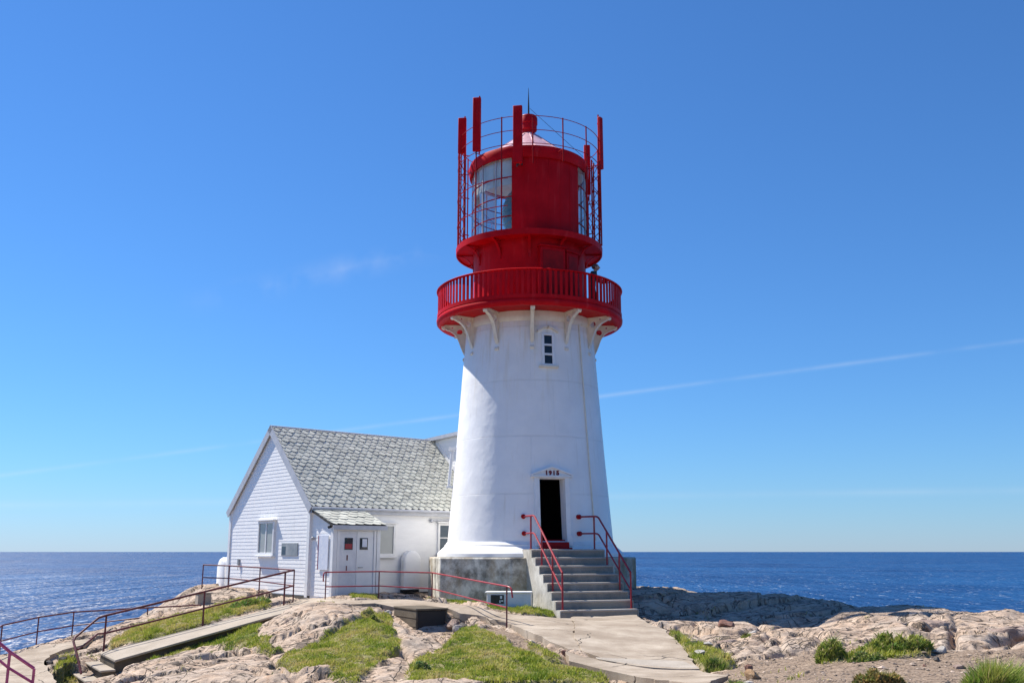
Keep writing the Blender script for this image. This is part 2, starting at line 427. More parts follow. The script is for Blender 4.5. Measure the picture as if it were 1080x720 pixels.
EDGE = np.array([tuple(W(*c))[:2] for c in [(666,622,32.2),(680,622,31.7),(740,625,31.8),(800,627,31.3),(853,625,30.3),(915,638,28.2),(940,638,27.6),(978,639,26.3),(1004,647,25.8),(1029,650,25.3),(1080,651,24.8)]]
    + [(17,22),(24,18),(26,0),(18,-16),(-18,-16),(-24,0),(-24,20)] + [tuple(W(*c))[:2] for c in [(-60,705,27.2),(0,692,29.3),(41,680,31.3),(77,673,33.3),(108,665,33.3),(156,653,33.3),(205,637,34.4),(226,625,36)]]
    + [(-13,38.5),(-11.5,41),(-8,44),(-2,45),(5,43),(6.5,38)])
CRACKS = [  # pixel polyline, depth, width
 ([(310,642.5),(318,643),(331,641.7)],.10,.05),([(296,664),(302,660),(316,653)],.14,.06),([(297,674),(305,672.5),(320,671)],.18,.06),([(312,652),(318,655),(324,662)],.08,.05),
 ([(335,667),(345,665.5),(356,664)],.18,.06),([(340,652),(347,657),(352,661)],.08,.05),([(282,668),(292,664),(300,658)],.07,.05),([(323,675),(332,668),(345,660)],.05,.05),
 ([(170,718),(185,711),(220,698),(250,690)],.12,.07),([(241,694),(249,688),(256,683)],.22,.08),([(213,687),(224,693),(230,699)],.10,.05),([(120,718),(128,710),(131,706)],.16,.06),
 ([(281,693),(288,687),(290,684)],.15,.06),([(196,706),(210,700),(226,700)],.05,.06),([(290,701),(296,711),(310,713),(330,711),(346,707)],.42,.10),
 ([(404,658),(411,661),(414,664)],.30,.12),([(406,695),(416,692),(424,688)],.35,.12),([(459,668),(470,678)],.12,.05),([(420,672),(430,668),(445,672)],.05,.05),([(463,672),(476,672)],.08,.04),
 ([(804,663.5),(812,664.5)],.12,.06),([(842,668),(852,671),(863,672)],.30,.10),([(822,675.5),(835,675.5),(848,674)],.22,.07),([(762,689),(780,683),(800,676),(815,670)],.14,.06),
 ([(800,687),(812,683),(822,677)],.16,.06),([(870,659),(872,666)],.18,.05),([(880,655),(884,664)],.12,.05),([(742,672),(758,674),(775,673)],.10,.05),([(735,660),(733,667),(730,668)],.08,.05),
 ([(962,657),(985,655.5)],.20,.07),([(958,666),(975,667),(1004,662)],.30,.08),([(1048,676),(1062,672),(1078,670)],.40,.14),([(1006,660),(1006,682)],.18,.06),([(1004,658),(1022,657),(1038,660)],.20,.06),
 ([(967,669),(1003,668)],.12,.05),([(980,676),(1004,676)],.10,.05),([(1040,684),(1060,683),(1080,681)],.14,.05),([(896,655),(912,652),(940,655)],.16,.06),([(900,664),(930,662)],.08,.05),([(840,655),(860,654),(880,653)],.08,.06),
 ([(538,655.5),(546,659),(556,663),(572,668)],.30,.07),([(700,640),(720,643),(745,640)],.2,.15),([(760,636),(800,641),(850,638)],.2,.15),([(860,645),(900,642)],.18,.12),
 ([(390,636),(402,639),(412,642)],.2,.08),([(474,650),(486,654),(500,656)],.25,.1),
]
ROCKS = [
 ([(268,676),(283,660),(300,650),(330,641),(370,638.5),(402,641),(398,646),(385,652),(362,662),(340,676),(318,684),(300,687),(285,685)], .34),
 ([(118,722),(130,710),(160,699),(195,691),(235,684),(262,687),(280,692),(290,700),(300,714),(310,726),(118,726)], .26),
 ([(312,726),(318,716),(345,710),(365,715),(378,726)], .14), ([(425,668),(450,664),(482,668),(470,678),(455,689),(440,698),(430,703),(426,690)], .12),
 ([(960,660),(985,650),(1004,651),(1004,665),(985,668),(960,667)], .24), ([(1007,662),(1040,661),(1062,669),(1076,672),(1050,677),(1030,682),(1007,682)], .24),
 ([(1050,684),(1080,678),(1100,684),(1080,692),(1050,690)], .15), ([(822,677),(850,668),(865,672),(862,681),(830,685)], .16), ([(800,660),(840,655),(872,658),(872,668),(842,667.5),(815,670)], .15),
 ([(893,682),(905,676),(930,677),(940,685),(915,689)], .18), ([(745,674),(790,678),(815,670),(822,676),(790,688),(764,690)], .12),
 ([(735,661),(790,660),(800,664),(770,672),(742,670)], .10), ([(160,664),(205,657),(222,654),(215,660),(180,667)], .10), ([(126,668),(150,660),(160,664),(135,672)], .12)]
LOWER = [([(596,702),(640,711),(690,720),(740,727)], .22, .5), ([(128,706),(160,696),(200,685),(240,672),(275,660)], .16, .5), ([(420,664),(440,670),(472,666)], .10, .6), ([(60,722),(85,722),(110,716)], .12, .6), ([(533,657.5),(548,664),(562,670),(575,676)], .13, .3), ([(845,655),(880,656),(915,656),(940,655)], .22, 1.5)]
xs = np.concatenate([np.arange(-70,-20,4), np.arange(-20,-14,.3), np.arange(-14,14,.045), np.arange(14,20,.3), np.arange(20,72,4)])
ys = np.concatenate([np.arange(-50,-4,4), np.arange(-4,13,.4), np.arange(13,33.5,.045), np.arange(33.5,46,.25), np.arange(46,96,4)])
GX, GY = np.meshgrid(xs, ys)
Zb = base_z(GX, GY)
far = np.maximum(np.maximum(np.abs(GX)-21, GY-44), -GY-12)
Zb = np.where(far > 0, -2.2, Zb)
grass = np.zeros(GX.shape); gs = np.full(GX.shape, 9.0)
jit = .10*vnoise(GX*2.2, GY*2.2, 3)+.06*vnoise(GX*6, GY*6, 4)
for p in GRASSW: gs = np.minimum(gs, sdf(p, GX, GY))
gs = gs+jit
grass = sstep(.06, -.06, gs)
gv = np.minimum(sdf(GRAVEL, GX, GY), sdf(GRAVEL2, GX, GY))+.25*vnoise(GX*1.4, GY*1.4, 8)+.1*vnoise(GX*5, GY*5, 9)
gravel = sstep(.12, -.12, gv)
ps = np.full(GX.shape, 9.0)
for p in PATHW.values(): ps = np.minimum(ps, sdf(p, GX, GY))
pth = sstep(.10, -.05, ps)
RAMPW = np.array([tuple(W(*c))[:2] for c in [(80,712,26.0),(105,687.6,27.8),(304,636.7,31.1),(330,637.5,30.4),(281,651,29.3),(121.4,695.7,26.2),(100,712,25.4)]])
rs_ = sdf(RAMPW, GX, GY); nearr = sstep(.7, .1, rs_)
bld = sstep(4.2, 3.6, np.hypot(GX-.63, GY-34))
rock = np.clip((1-grass)*(1-gravel)*(1-pth), 0, 1)*(1-.8*nearr)*(1-.6*sstep(2.6, 1.0, np.hypot((GX-8.9)*.6, GY-26.4)))
# slabby granite: humps, tilted blocks, joints
wx = GX+.28*fbm(GX*.5, GY*.5, 21, 4, .55); wy = GY+.28*fbm(GX*.5+9, GY*.5, 23, 4, .55)
ca, sa = math.cos(R(24)), math.sin(R(24))
ux = wx*ca+wy*sa; uy = -wx*sa+wy*ca
f1, f2, cid, tl1 = voro(ux*.36, uy*.62, 31)
edge = f2-f1
hump = .10*fbm(GX*.4, GY*.4, 41, 3)+.010*fbm(GX*1.6, GY*1.6, 45, 3)+.005*fbm(GX*6, GY*6, 47, 3)
block = (cid-.5)*.20+tl1*.34
joint = -.20*np.exp(-(edge/.028)**2)*sstep(-.25, .15, vnoise(GX*.7, GY*.7, 51))
g1, g2, cid2, tl2 = voro(ux*1.0, uy*1.9, 61); e2 = g2-g1; k2 = sstep(-.1, .25, vnoise(GX*.5+3, GY*.5, 57))
joint2 = -.028*np.exp(-(e2/.03)**2)*sstep(-.05, .25, vnoise(GX*.9+5, GY*.9, 53))
ridge = -.012*np.abs(fbm(ux*.9, uy*2.6, 71, 3))
Z = Zb+rock*(hump+block+joint+joint2+ridge+k2*((cid2-.5)*.045+tl2*.09))*.85
tf = fbm(ux*.6+2, uy*1.2, 95, 3); terr = 0
for t_ in (-.45, -.2, .05, .3): terr = terr+.022*sstep(t_-.015, t_+.015, tf)
Z += rock*(terr-.05)
for pl, hh_ in ROCKS:
    w_ = GP(pl); d = sdf(w_, GX, GY)+.09*vnoise(GX*1.3, GY*1.3, 97)+.03*vnoise(GX*5, GY*5, 98)
    Z += (1-pth)*(hh_*.5*(.45*sstep(.02, -.10, d)+.55*sstep(.0, -1.0, d))-.05*np.exp(-((d-.06)/.06)**2))
for pl, dep, wd in LOWER: Z -= dep*sstep(wd, wd*.4, segdist(GP(pl), GX, GY))*(1-pth)
Z += (1-rock)*(.03*fbm(GX*.8, GY*.8, 81, 2))
Z += grass*(.07+.05*fbm(GX*1.1, GY*1.1, 83, 3)+.03*fbm(GX*4, GY*4, 85, 2))
Z += gravel*(.012*fbm(GX*6, GY*6, 87, 3)-.03)
Z -= .09*pth
Z -= .16*sstep(.35, .0, rs_)+.0*nearr
for pl, dep, wd in CRACKS:
    w_ = GP(pl); d = segdist(w_, GX+.03*vnoise(GX*5, GY*5, 91), GY+.03*vnoise(GX*5, GY*5, 92))
    Z -= dep*np.exp(-(d/(wd*1.1))**2)*(1-pth)
CAPS = [([(410,661,27.3),(439,668,26.4),(468,666.5,26.7)], .5, .7), ([(118,710,25.8),(200,690,26.9),(281,659,28.9)], .25, 1.1), ([(70,740,24.7),(96,732,25.0),(122,714,25.6)], .5, .8), ([(118,714,25.5),(92,724,26.1),(66,732,26.0)], .5, .55), ([(100,704,26.9),(80,716,26.8)], .5, .35)]
for pl, fall, crad in CAPS:
    wp = [W(*c) for c in pl]
    for i in range(len(wp)-1):
        a, b_ = wp[i], wp[i+1]; L2 = (b_.x-a.x)**2+(b_.y-a.y)**2
        t = np.clip(((GX-a.x)*(b_.x-a.x)+(GY-a.y)*(b_.y-a.y))/L2, 0, 1)
        d = np.hypot(GX-a.x-t*(b_.x-a.x), GY-a.y-t*(b_.y-a.y)); lim = a.z+(b_.z-a.z)*t+np.maximum(d-.25, 0)*fall
        Z = np.where(d < crad, np.minimum(Z, lim), Z)
dout = sdf(EDGE, GX, GY)
o_ = np.maximum(dout, 0)
drop = np.where(o_ < 4, .30*o_+.11*o_*o_, .30*4+.11*16+1.15*(o_-4))
Z -= drop
Z = np.maximum(Z, -39.0)
def HZ(x, y):
    i = int(np.clip(np.searchsorted(xs, x)-1, 0, len(xs)-2)); j = int(np.clip(np.searchsorted(ys, y)-1, 0, len(ys)-2))
    tx = (x-xs[i])/(xs[i+1]-xs[i]); ty = (y-ys[j])/(ys[j+1]-ys[j])
    return float((Z[j,i]*(1-tx)+Z[j,i+1]*tx)*(1-ty)+(Z[j+1,i]*(1-tx)+Z[j+1,i+1]*tx)*ty)
def HZv(x, y):
    i = np.clip(np.searchsorted(xs, x)-1, 0, len(xs)-2); j = np.clip(np.searchsorted(ys, y)-1, 0, len(ys)-2)
    tx = (x-xs[i])/(xs[i+1]-xs[i]); ty = (y-ys[j])/(ys[j+1]-ys[j])
    return (Z[j,i]*(1-tx)+Z[j,i+1]*tx)*(1-ty)+(Z[j+1,i]*(1-tx)+Z[j+1,i+1]*tx)*ty
def fast_mesh(name, co, loops, per, smooth=False):
    me = bpy.data.meshes.new(name); nv = len(co); nf = len(loops)//per
    me.vertices.add(nv); me.vertices.foreach_set('co', np.ascontiguousarray(co, dtype=np.float32).ravel())
    me.loops.add(len(loops)); me.loops.foreach_set('vertex_index', np.ascontiguousarray(loops, dtype=np.int32))
    me.polygons.add(nf); me.polygons.foreach_set('loop_start', np.arange(0, nf*per, per, dtype=np.int32))
    me.polygons.foreach_set('use_smooth', np.full(nf, smooth)); me.update(calc_edges=True); me.validate()
    return me
ny, nx = GX.shape
idx = np.arange(nx*ny).reshape(ny, nx)
quads = np.stack([idx[:-1,:-1], idx[:-1,1:], idx[1:,1:], idx[1:,:-1]], -1).reshape(-1)
gme = fast_mesh('ground', np.stack([GX, GY, Z], -1).reshape(-1, 3), quads, 4, True)
at = gme.color_attributes.new('mask', 'FLOAT_COLOR', 'POINT')
at.data.foreach_set('color', np.stack([grass, gravel, sstep(.03, .0, edge), np.ones_like(grass)], -1).astype(np.float32).ravel())

def ground_mat():
    m, nt, b = newmat('coastal_granite_ground'); v = coords(nt)
    at = nd(nt, 'ShaderNodeVertexColor', layer_name='mask')
    sp = nd(nt, 'ShaderNodeSeparateColor'); nt.links.new(at.outputs[0], sp.inputs[0])
    n1 = noise(nt, v, .7, 6, .6); n2 = noise(nt, v, 3.2, 8, .7); n3 = noise(nt, v, 45, 3, .7); n4 = noise(nt, v, .35, 3)
    rc = ramp(nt, n2.outputs[0], [(.30, (.16, .12, .092)), (.42, (.35, .265, .195)), (.55, (.50, .40, .31)), (.72, (.62, .53, .43))]).outputs[0]
    warm = ramp(nt, n1.outputs[0], [(.42, (.50, .415, .345)), (.56, (.53, .375, .27)), (.7, (.61, .53, .45))]).outputs[0]
    rc = mix(nt, .45, rc, warm)
    nl = noise(nt, v, 1.7, 9, .75); fl = ramp(nt, nl.outputs[0], [(.52, (0, 0, 0)), (.62, (1, 1, 1))]).outputs[0]
    rc = mix(nt, math_(nt, 'MULTIPLY', fl, .6), rc, (.135, .112, .095))
    nl2 = noise(nt, v, 7, 6, .75); fl2 = ramp(nt, nl2.outputs[0], [(.60, (0, 0, 0)), (.68, (1, 1, 1))]).outputs[0]
    rc = mix(nt, math_(nt, 'MULTIPLY', fl2, .55), rc, (.085, .072, .062))
    nl3 = noise(nt, v, 2.6, 5, .6); fl3 = ramp(nt, nl3.outputs[0], [(.63, (0, 0, 0)), (.72, (1, 1, 1))]).outputs[0]
    rc = mix(nt, math_(nt, 'MULTIPLY', fl3, .5), rc, (.36, .20, .10))
    wv = nd(nt, 'ShaderNodeVectorMath', operation='MULTIPLY_ADD'); nt.links.new(noise(nt, v, 1.1, 4, .6).outputs['Color'], wv.inputs[0]); wv.inputs[1].default_value = (1.0, 1.0, .0); nt.links.new(v, wv.inputs[2])
    mpj = nd(nt, 'ShaderNodeMapping'); mpj.inputs['Rotation'].default_value = (0, 0, R(-24)); mpj.inputs['Scale'].default_value = (.55, 1.25, .3); nt.links.new(wv.outputs[0], mpj.inputs[0])
    vj = nd(nt, 'ShaderNodeTexVoronoi', feature='DISTANCE_TO_EDGE'); vj.inputs['Scale'].default_value = 1.5; nt.links.new(mpj.outputs[0], vj.inputs['Vector'])
    jn = ramp(nt, vj.outputs[0], [(.004, (1, 1, 1)), (.024, (0, 0, 0))]).outputs[0]
    jk = ramp(nt, noise(nt, v, .9, 3).outputs[0], [(.44, (0, 0, 0)), (.56, (1, 1, 1))]).outputs[0]
    jn = math_(nt, 'MULTIPLY', jn, jk)
    for sc_i, wd_i, st_i in (((.55, 1.5, .3), .0055, 1.0), ((1.5, .6, .3), .004, .8), ((1.4, 3.2, .5), .006, .7)):
        mi = nd(nt, 'ShaderNodeMapping'); mi.inputs['Rotation'].default_value = (0, 0, R(-18)); mi.inputs['Scale'].default_value = sc_i; nt.links.new(v, mi.inputs[0])
        ni = noise(nt, mi.outputs[0], .75, 5, .5); iso = math_(nt, 'ABSOLUTE', math_(nt, 'SUBTRACT', ni.outputs[0], .5))
        li = ramp(nt, iso, [(wd_i*.5, (st_i, st_i, st_i)), (wd_i*2, (0, 0, 0))]).outputs[0]
        jn = math_(nt, 'MAXIMUM', jn, li)
    rc = mix(nt, math_(nt, 'MULTIPLY', jn, .85), rc, (.06, .05, .04))
    rc = mix(nt, .45, rc, ramp(nt, n3.outputs[0], [(.3, (.45, .42, .4)), (.62, (1, 1, 1))]).outputs[0], 'MULTIPLY')
    ng = noise(nt, v, 22, 5, .75); gc = ramp(nt, ng.outputs[0], [(.34, (.10, .077, .058)), (.5, (.31, .232, .17)), (.66, (.45, .355, .275))]).outputs[0]
    gc = mix(nt, .5, gc, ramp(nt, n2.outputs[0], [(.3, (.6, .55, .5)), (.7, (1, 1, 1))]).outputs[0], 'MULTIPLY')
    sc_ = ramp(nt, n2.outputs[0], [(.3, (.09, .085, .03)), (.5, (.20, .19, .07)), (.7, (.32, .265, .15))]).outputs[0]
    gf = math_(nt, 'ADD', sp.outputs[1], math_(nt, 'MULTIPLY', math_(nt, 'SUBTRACT', n2.outputs[0], .5), .5))
    gf = ramp(nt, gf, [(.4, (0, 0, 0)), (.6, (1, 1, 1))]).outputs[0]
    c = mix(nt, gf, rc, gc)
    c = mix(nt, sp.outputs[0], c, sc_)
    nt.links.new(c, b.inputs['Base Color']); b.inputs['Roughness'].default_value = .92; b.inputs['Specular IOR Level'].default_value = .2
    h = math_(nt, 'ADD', math_(nt, 'MULTIPLY', n2.outputs[0], 1.0), math_(nt, 'MULTIPLY', n3.outputs[0], .22))
    h = math_(nt, 'ADD', h, math_(nt, 'MULTIPLY', math_(nt, 'MULTIPLY', ng.outputs[0], sp.outputs[1]), .5))
    vm = nd(nt, 'ShaderNodeMapping'); vm.inputs['Rotation'].default_value = (0, 0, R(20)); vm.inputs['Scale'].default_value = (1.1, 2.6, 1)
    nt.links.new(v, vm.inputs[0]); nr = noise(nt, vm.outputs[0], 1.6, 6, .65)
    h = math_(nt, 'ADD', h, math_(nt, 'MULTIPLY', math_(nt, 'ABSOLUTE', math_(nt, 'SUBTRACT', nr.outputs[0], .5)), 1.6))
    h = math_(nt, 'SUBTRACT', h, math_(nt, 'MULTIPLY', jn, .9))
    bump(nt, b, h, .042)
    return m
gme.materials.append(ground_mat())
ground = bpy.data.objects.new('ground', gme); COL.objects.link(ground); ground['kind'] = 'structure'

# ------------------------------------------------------------------ concrete paths as real slabs lying on the ground
def clip_cell(poly, x0, x1, y0, y1):
    for ax, lim, sg in ((0, x0, 1), (0, x1, -1), (1, y0, 1), (1, y1, -1)):
        out = []
        for i in range(len(poly)):
            a = poly[i-1]; b_ = poly[i]
            ia = (a[ax]-lim)*sg >= 0; ib = (b_[ax]-lim)*sg >= 0
            if ia != ib:
                t = (lim-a[ax])/(b_[ax]-a[ax]); out.append((a[0]+t*(b_[0]-a[0]), a[1]+t*(b_[1]-a[1])))
            if ib: out.append(b_)
        poly = out
        if not poly: return []
    return poly
def resample(poly, step, jit=.03):
    out = []; n = len(poly)
    for i in range(n):
        a = np.array(poly[i]); b_ = np.array(poly[(i+1) % n]); L = np.linalg.norm(b_-a); k = max(1, int(L/step))
        for j in range(k):
            p = a+(b_-a)*j/k
            if j: p = p+rng.normal(0, jit, 2)*min(1, L/1.0)
            out.append((float(p[0]), float(p[1])))
    return out
def slab(name, poly, mat, lift, thick, cell=.35, jit=.03, kind='structure'):
    poly = resample([tuple(p) for p in poly], .3, jit)
    bm = bmesh.new(); xs_ = [p[0] for p in poly]; ys_ = [p[1] for p in poly]
    for i in range(int((max(xs_)-min(xs_))/cell)+1):
        for j in range(int((max(ys_)-min(ys_))/cell)+1):
            x0 = min(xs_)+i*cell; y0 = min(ys_)+j*cell
            c = clip_cell(poly, x0, x0+cell, y0, y0+cell)
            if len(c) < 3: continue
            zz = base_z(np.array([p[0] for p in c]), np.array([p[1] for p in c]))
            ar = sum(c[k-1][0]*c[k][1]-c[k][0]*c[k-1][1] for k in range(len(c)))
            if abs(ar) < 1e-5: continue
            if ar < 0: c = c[::-1]; zz = zz[::-1]
            try: bm.faces.new([bm.verts.new((p[0], p[1], z+lift)) for p, z in zip(c, zz)])
            except ValueError: pass
    bmesh.ops.remove_doubles(bm, verts=bm.verts, dist=.004)
    be = [e for e in bm.edges if len(e.link_faces) == 1]
    r_ = bmesh.ops.extrude_edge_only(bm, edges=be)
    for v_ in [g for g in r_['geom'] if isinstance(g, bmesh.types.BMVert)]: v_.co.z -= thick
    bmesh.ops.recalc_face_normals(bm, faces=bm.faces)
    me = bpy.data.meshes.new(name); bm.to_mesh(me); bm.free(); me.materials.append(mat)
    me.polygons.foreach_set('use_smooth', [True]*len(me.polygons)); me.set_sharp_from_angle(angle=R(40))
    o = bpy.data.objects.new(name, me); COL.objects.link(o); o['kind'] = kind
    b = o.modifiers.new('bevel', 'BEVEL'); b.width = .015; b.segments = 2; b.limit_method = 'ANGLE'; b.angle_limit = R(45)
    return o
slab('path', PATHW['upper'], M_path, .035, .35)
slab('path', PATHW['apron'], M_path, .055, .35)
slab('path', PATHW['lip'], M_strip, .0605, .02)
slab('path', PATHW['band'], M_path, .03, .45)
slab('path', PATHW['lower'], M_path, .03, .3)

# ------------------------------------------------------------------ sea
def sea():
    m, nt, b = newmat('open_sea'); v = nd(nt, 'ShaderNodeNewGeometry').outputs['Position']
    def sl(scale, det, sc):
        n = noise(nt, v, scale, det, .6, sc=sc)
        s = nd(nt, 'ShaderNodeVectorMath', operation='SUBTRACT'); s.inputs[1].default_value = (.5, .5, .5)
        nt.links.new(n.outputs['Color'], s.inputs[0]); return n, s.outputs[0]
    n1, s1 = sl(.035, 4, (1, 1.6, 1)); n2, s2 = sl(.25, 4, (1, 1.3, 1)); n3, s3 = sl(2.5, 2, (1, 1, 1))
    def comb(a, ka, b_):
        s = nd(nt, 'ShaderNodeVectorMath', operation='SCALE'); s.inputs['Scale'].default_value = ka; nt.links.new(a, s.inputs[0])
        if b_ is None: return s.outputs[0]
        q = nd(nt, 'ShaderNodeVectorMath', operation='ADD'); nt.links.new(s.outputs[0], q.inputs[0]); nt.links.new(b_, q.inputs[1]); return q.outputs[0]
    nA, sA = sl(.6, 2, (1, .2, 1)); nB, sB = sl(.30, 3, (1, .13, 1)); nC, sC = sl(.09, 3, (1, .05, 1))
    nA.inputs['Roughness'].default_value = .78; nB.inputs['Roughness'].default_value = .75
    t = comb(s1, .25, None); t = comb(s2, .5, t); t = comb(s3, .5, t); t = comb(sA, 2.6, t); t = comb(sC, 1.2, t)
    fl = nd(nt, 'ShaderNodeVectorMath', operation='MULTIPLY_ADD'); nt.links.new(t, fl.inputs[0]); fl.inputs[1].default_value = (1, 1, 0); fl.inputs[2].default_value = (0, -.16, 1)
    nm = nd(nt, 'ShaderNodeVectorMath', operation='NORMALIZE'); nt.links.new(fl.outputs[0], nm.inputs[0])
    nt.links.new(nm.outputs[0], b.inputs['Normal'])
    nl = noise(nt, v, .0022, 4, .6, sc=(1, 1.2, 1))
    c = ramp(nt, nl.outputs[0], [(.35, (.003, .036, .125)), (.65, (.009, .070, .195))]).outputs[0]
    foam = ramp(nt, nB.outputs[0], [(.64, (0, 0, 0)), (.68, (1, 1, 1))]).outputs[0]
    c = mix(nt, math_(nt, 'MULTIPLY', foam, .8), c, (.55, .62, .68)); nt.links.new(c, b.inputs['Base Color'])
    b.inputs['Roughness'].default_value = .44
    b.inputs['IOR'].default_value = 1.333
    me = bpy.data.meshes.new('sea'); Bg = 60000
    gx = [-Bg, -8000, -2000, -500, 0, 500, 2000, 8000, Bg]; vs = [(x, y, 0) for y in gx for x in gx]; n = len(gx)
    me.from_pydata(vs, [], [(j*n+i, j*n+i+1, (j+1)*n+i+1, (j+1)*n+i) for j in range(n-1) for i in range(n-1)])
    me.materials.append(m); o = bpy.data.objects.new('sea', me); COL.objects.link(o); o.location = (0, 0, -36); o['kind'] = 'structure'
sea()

# ------------------------------------------------------------------ LIGHTHOUSE
TD = 34.0; TX = 19.3/FPX/(CP+.2167*SP)*TD; TY = TD
def rp(half, py, d=TD):
    v = (360-py)/FPX; x = half/FPX*d/(CP-v*SP); return d*math.sin(math.atan(x/d))
def ang(a, r=1.0): return Vector((TX+r*math.sin(a), TY-r*math.cos(a), 0))
def rad(a): return Vector((math.sin(a), -math.cos(a), 0))
def tan_(a): return Vector((math.cos(a), math.sin(a), 0))
def frameM(a, r, z=0):  # local x = tangent (to the right seen from outside), y = outward, z up
    t = tan_(a); o = rad(a); M = Matrix.Identity(4)
    M.col[0][:3] = t; M.col[1][:3] = o; M.col[2][:3] = (0, 0, 1); M.col[3][:3] = (TX+r*o.x, TY+r*o.y, z); return M
def ring(MBo, r, z, rr, n=96, a0=None, a1=None, sides=6):
    if a0 is None: MBo.tube([ang(2*math.pi*k/n, r)+Vector((0, 0, z)) for k in range(n)], rr, sides, closed=True)
    else: MBo.tube([ang(a0+(a1-a0)*k/n, r)+Vector((0, 0, z)) for k in range(n+1)], rr, sides)
ZP = -.19           # plinth top
LH = thing('lighthouse', 'tall white conical lighthouse with bright red lantern and galleries on a concrete plinth', 'lighthouse', (TX, TY, -1.75))
# plinth: octagon
pl_ = MB(); a_p = R(12); Rc = 3.33/math.cos(math.pi/8)
oct_ = [ang(a_p+math.pi/8+k*math.pi/4, Rc) for k in range(8)]
pl_.hexa([Vector((p.x, p.y, -2.6)) for p in oct_], [Vector((p.x, p.y, ZP)) for p in oct_])
plinth = pl_.build('plinth', M_plinth, LH, bevel=.05, label='octagonal mottled concrete plinth under the tower')
# tower wall with real doorway opening
DA = R(14.0); NSEG = 144; DW = 7; a_start = DA-R(2.5)*DW/2
zb, zt_ = zat(572, TD), 7.97
DZ0, DZ1 = .27, zat(504.5, TD-2.75)
rb = rp(87.5, 572); rm = rp(78.3, 480); rt = rp(69.5, 382)
zm, zt2 = zat(480, TD), zat(382, TD)
def rtower(z):
    if z < zm: return rb+(rm-rb)*(z-zb)/(zm-zb)
    return rm+(rt-rm)*(z-zm)/(zt2-zm)
zs = sorted(set([zb, DZ0, DZ1, zt_]+[zb+(zt_-zb)*k/24 for k in range(1, 24)]))
zs = [z for i, z in enumerate(zs) if z in (zb, DZ0, DZ1, zt_) or min(abs(z-DZ0), abs(z-DZ1)) > .12]
i0, i1 = zs.index(DZ0), zs.index(DZ1)
t = MB(); t.lathe([(rtower(z), z) for z in zs], TX, TY, NSEG, a_start, a_start+2*math.pi, skip=lambda i, k: i0 <= i < i1 and k < DW)
# jamb reveals, inner drum and floor so the doorway opens on a dark room
aL, aR = a_start, a_start+R(2.5)*DW
for aa in (aL, aR):
    r0, r1 = rtower(DZ0), rtower(DZ1)
    t.add([ang(aa, r0)+Vector((0,0,DZ0)), ang(aa, r1)+Vector((0,0,DZ1)), ang(aa, r1-.3)+Vector((0,0,DZ1)), ang(aa, r0-.3)+Vector((0,0,DZ0))], [(0,1,2,3)])
tower = t.build('tower_wall', M_tower, LH, sharp=50, fix=False)
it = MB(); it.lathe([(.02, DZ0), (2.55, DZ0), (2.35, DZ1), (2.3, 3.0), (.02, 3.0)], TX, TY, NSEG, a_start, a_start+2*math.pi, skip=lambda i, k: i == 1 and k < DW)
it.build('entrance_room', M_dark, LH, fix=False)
# base moulding
sk = MB(); sk.lathe([(rb-.05, zb+.03), (rb+.03, zb+.0), (rb+.06, zb-.06), (rb+.10, zb-.09), (rb+.10, zb-.13), (rb+.20, zb-.22), (rb+.30, zb-.31), (rb+.34, zb-.36), (rb+.34, ZP+.01), (rb-.05, ZP+.01)], TX, TY, 128)
sk.build('base_moulding', M_white, LH, sharp=30)
# gallery deck
ZU = 7.95; RG = rp(96.8, 345)
gd = MB(); gd.lathe([(rtower(ZU)-.06, ZU), (RG-.26, ZU), (RG-.20, ZU-.05), (RG-.02, ZU-.06), (RG+.04, ZU), (RG+.05, ZU+.10), (RG+.0, ZU+.18), (RG-.06, ZU+.19), (1.7, ZU+.19)], TX, TY, 128)
gd.build('gallery_deck', M_red, LH, sharp=40)
ZD = ZU+.19; ZR = 9.14
col_ = MB(); col_.lathe([(rtower(7.6)+.002, 7.6), (rtower(7.62)+.05, 7.68), (rtower(7.8)+.07, 7.78), (rtower(7.8)+.07, 7.94)], TX, TY, 128)
col_.build('cornice', M_cream, LH, sharp=30)
# brackets
def bracket_poly():
    R0, Z1 = 0.0, 0.0
    out = [(0, -.02), (.82, -.02), (.88, -.07), (.87, -.14), (.80, -.16), (.76, -.13)]
    for k in range(9):
        q = k/8; out.append((.72*(1-q)**1.0*(1-.28*math.sin(q*math.pi))+.06*q, -.15-.92*q**1.35))
    out += [(.06, -1.2), (.11, -1.24), (.09, -1.33), (0.0, -1.36)]
    return out
def plate(MBo, outline, hole, M, th):
    bm = bmesh.new()
    def loop(pl):
        vs = [bm.verts.new((p[0], 0, p[1])) for p in pl]
        return [bm.edges.new((vs[i-1], vs[i])) for i in range(len(vs))]
    es = loop(outline)
    for h in hole: es += loop(h)
    bmesh.ops.triangle_fill(bm, edges=es, use_beauty=True)
    g = bmesh.ops.extrude_face_region(bm, geom=bm.faces[:])
    for v_ in [q for q in g['geom'] if isinstance(q, bmesh.types.BMVert)]: v_.co.y += th
    bmesh.ops.translate(bm, verts=bm.verts, vec=(0, -th/2, 0)); bmesh.ops.recalc_face_normals(bm, faces=bm.faces)
    bm.verts.index_update()
    MBo.add([v_.co.copy() for v_ in bm.verts], [[v_.index for v_ in f.verts] for f in bm.faces], False, M); bm.free()
def radialM(a, r, z):   # local x = outward, y = tangent, z up
    M = Matrix.Identity(4); o = rad(a); tt = tan_(a)
    M.col[0][:3] = o; M.col[1][:3] = tt; M.col[2][:3] = (0, 0, 1); M.col[3][:3] = (TX+r*o.x, TY+r*o.y, z); return M
bp = bracket_poly(); hole = [(.235+.105*math.cos(q*math.pi/8), -.25+.105*math.sin(q*math.pi/8)) for q in range(16)]
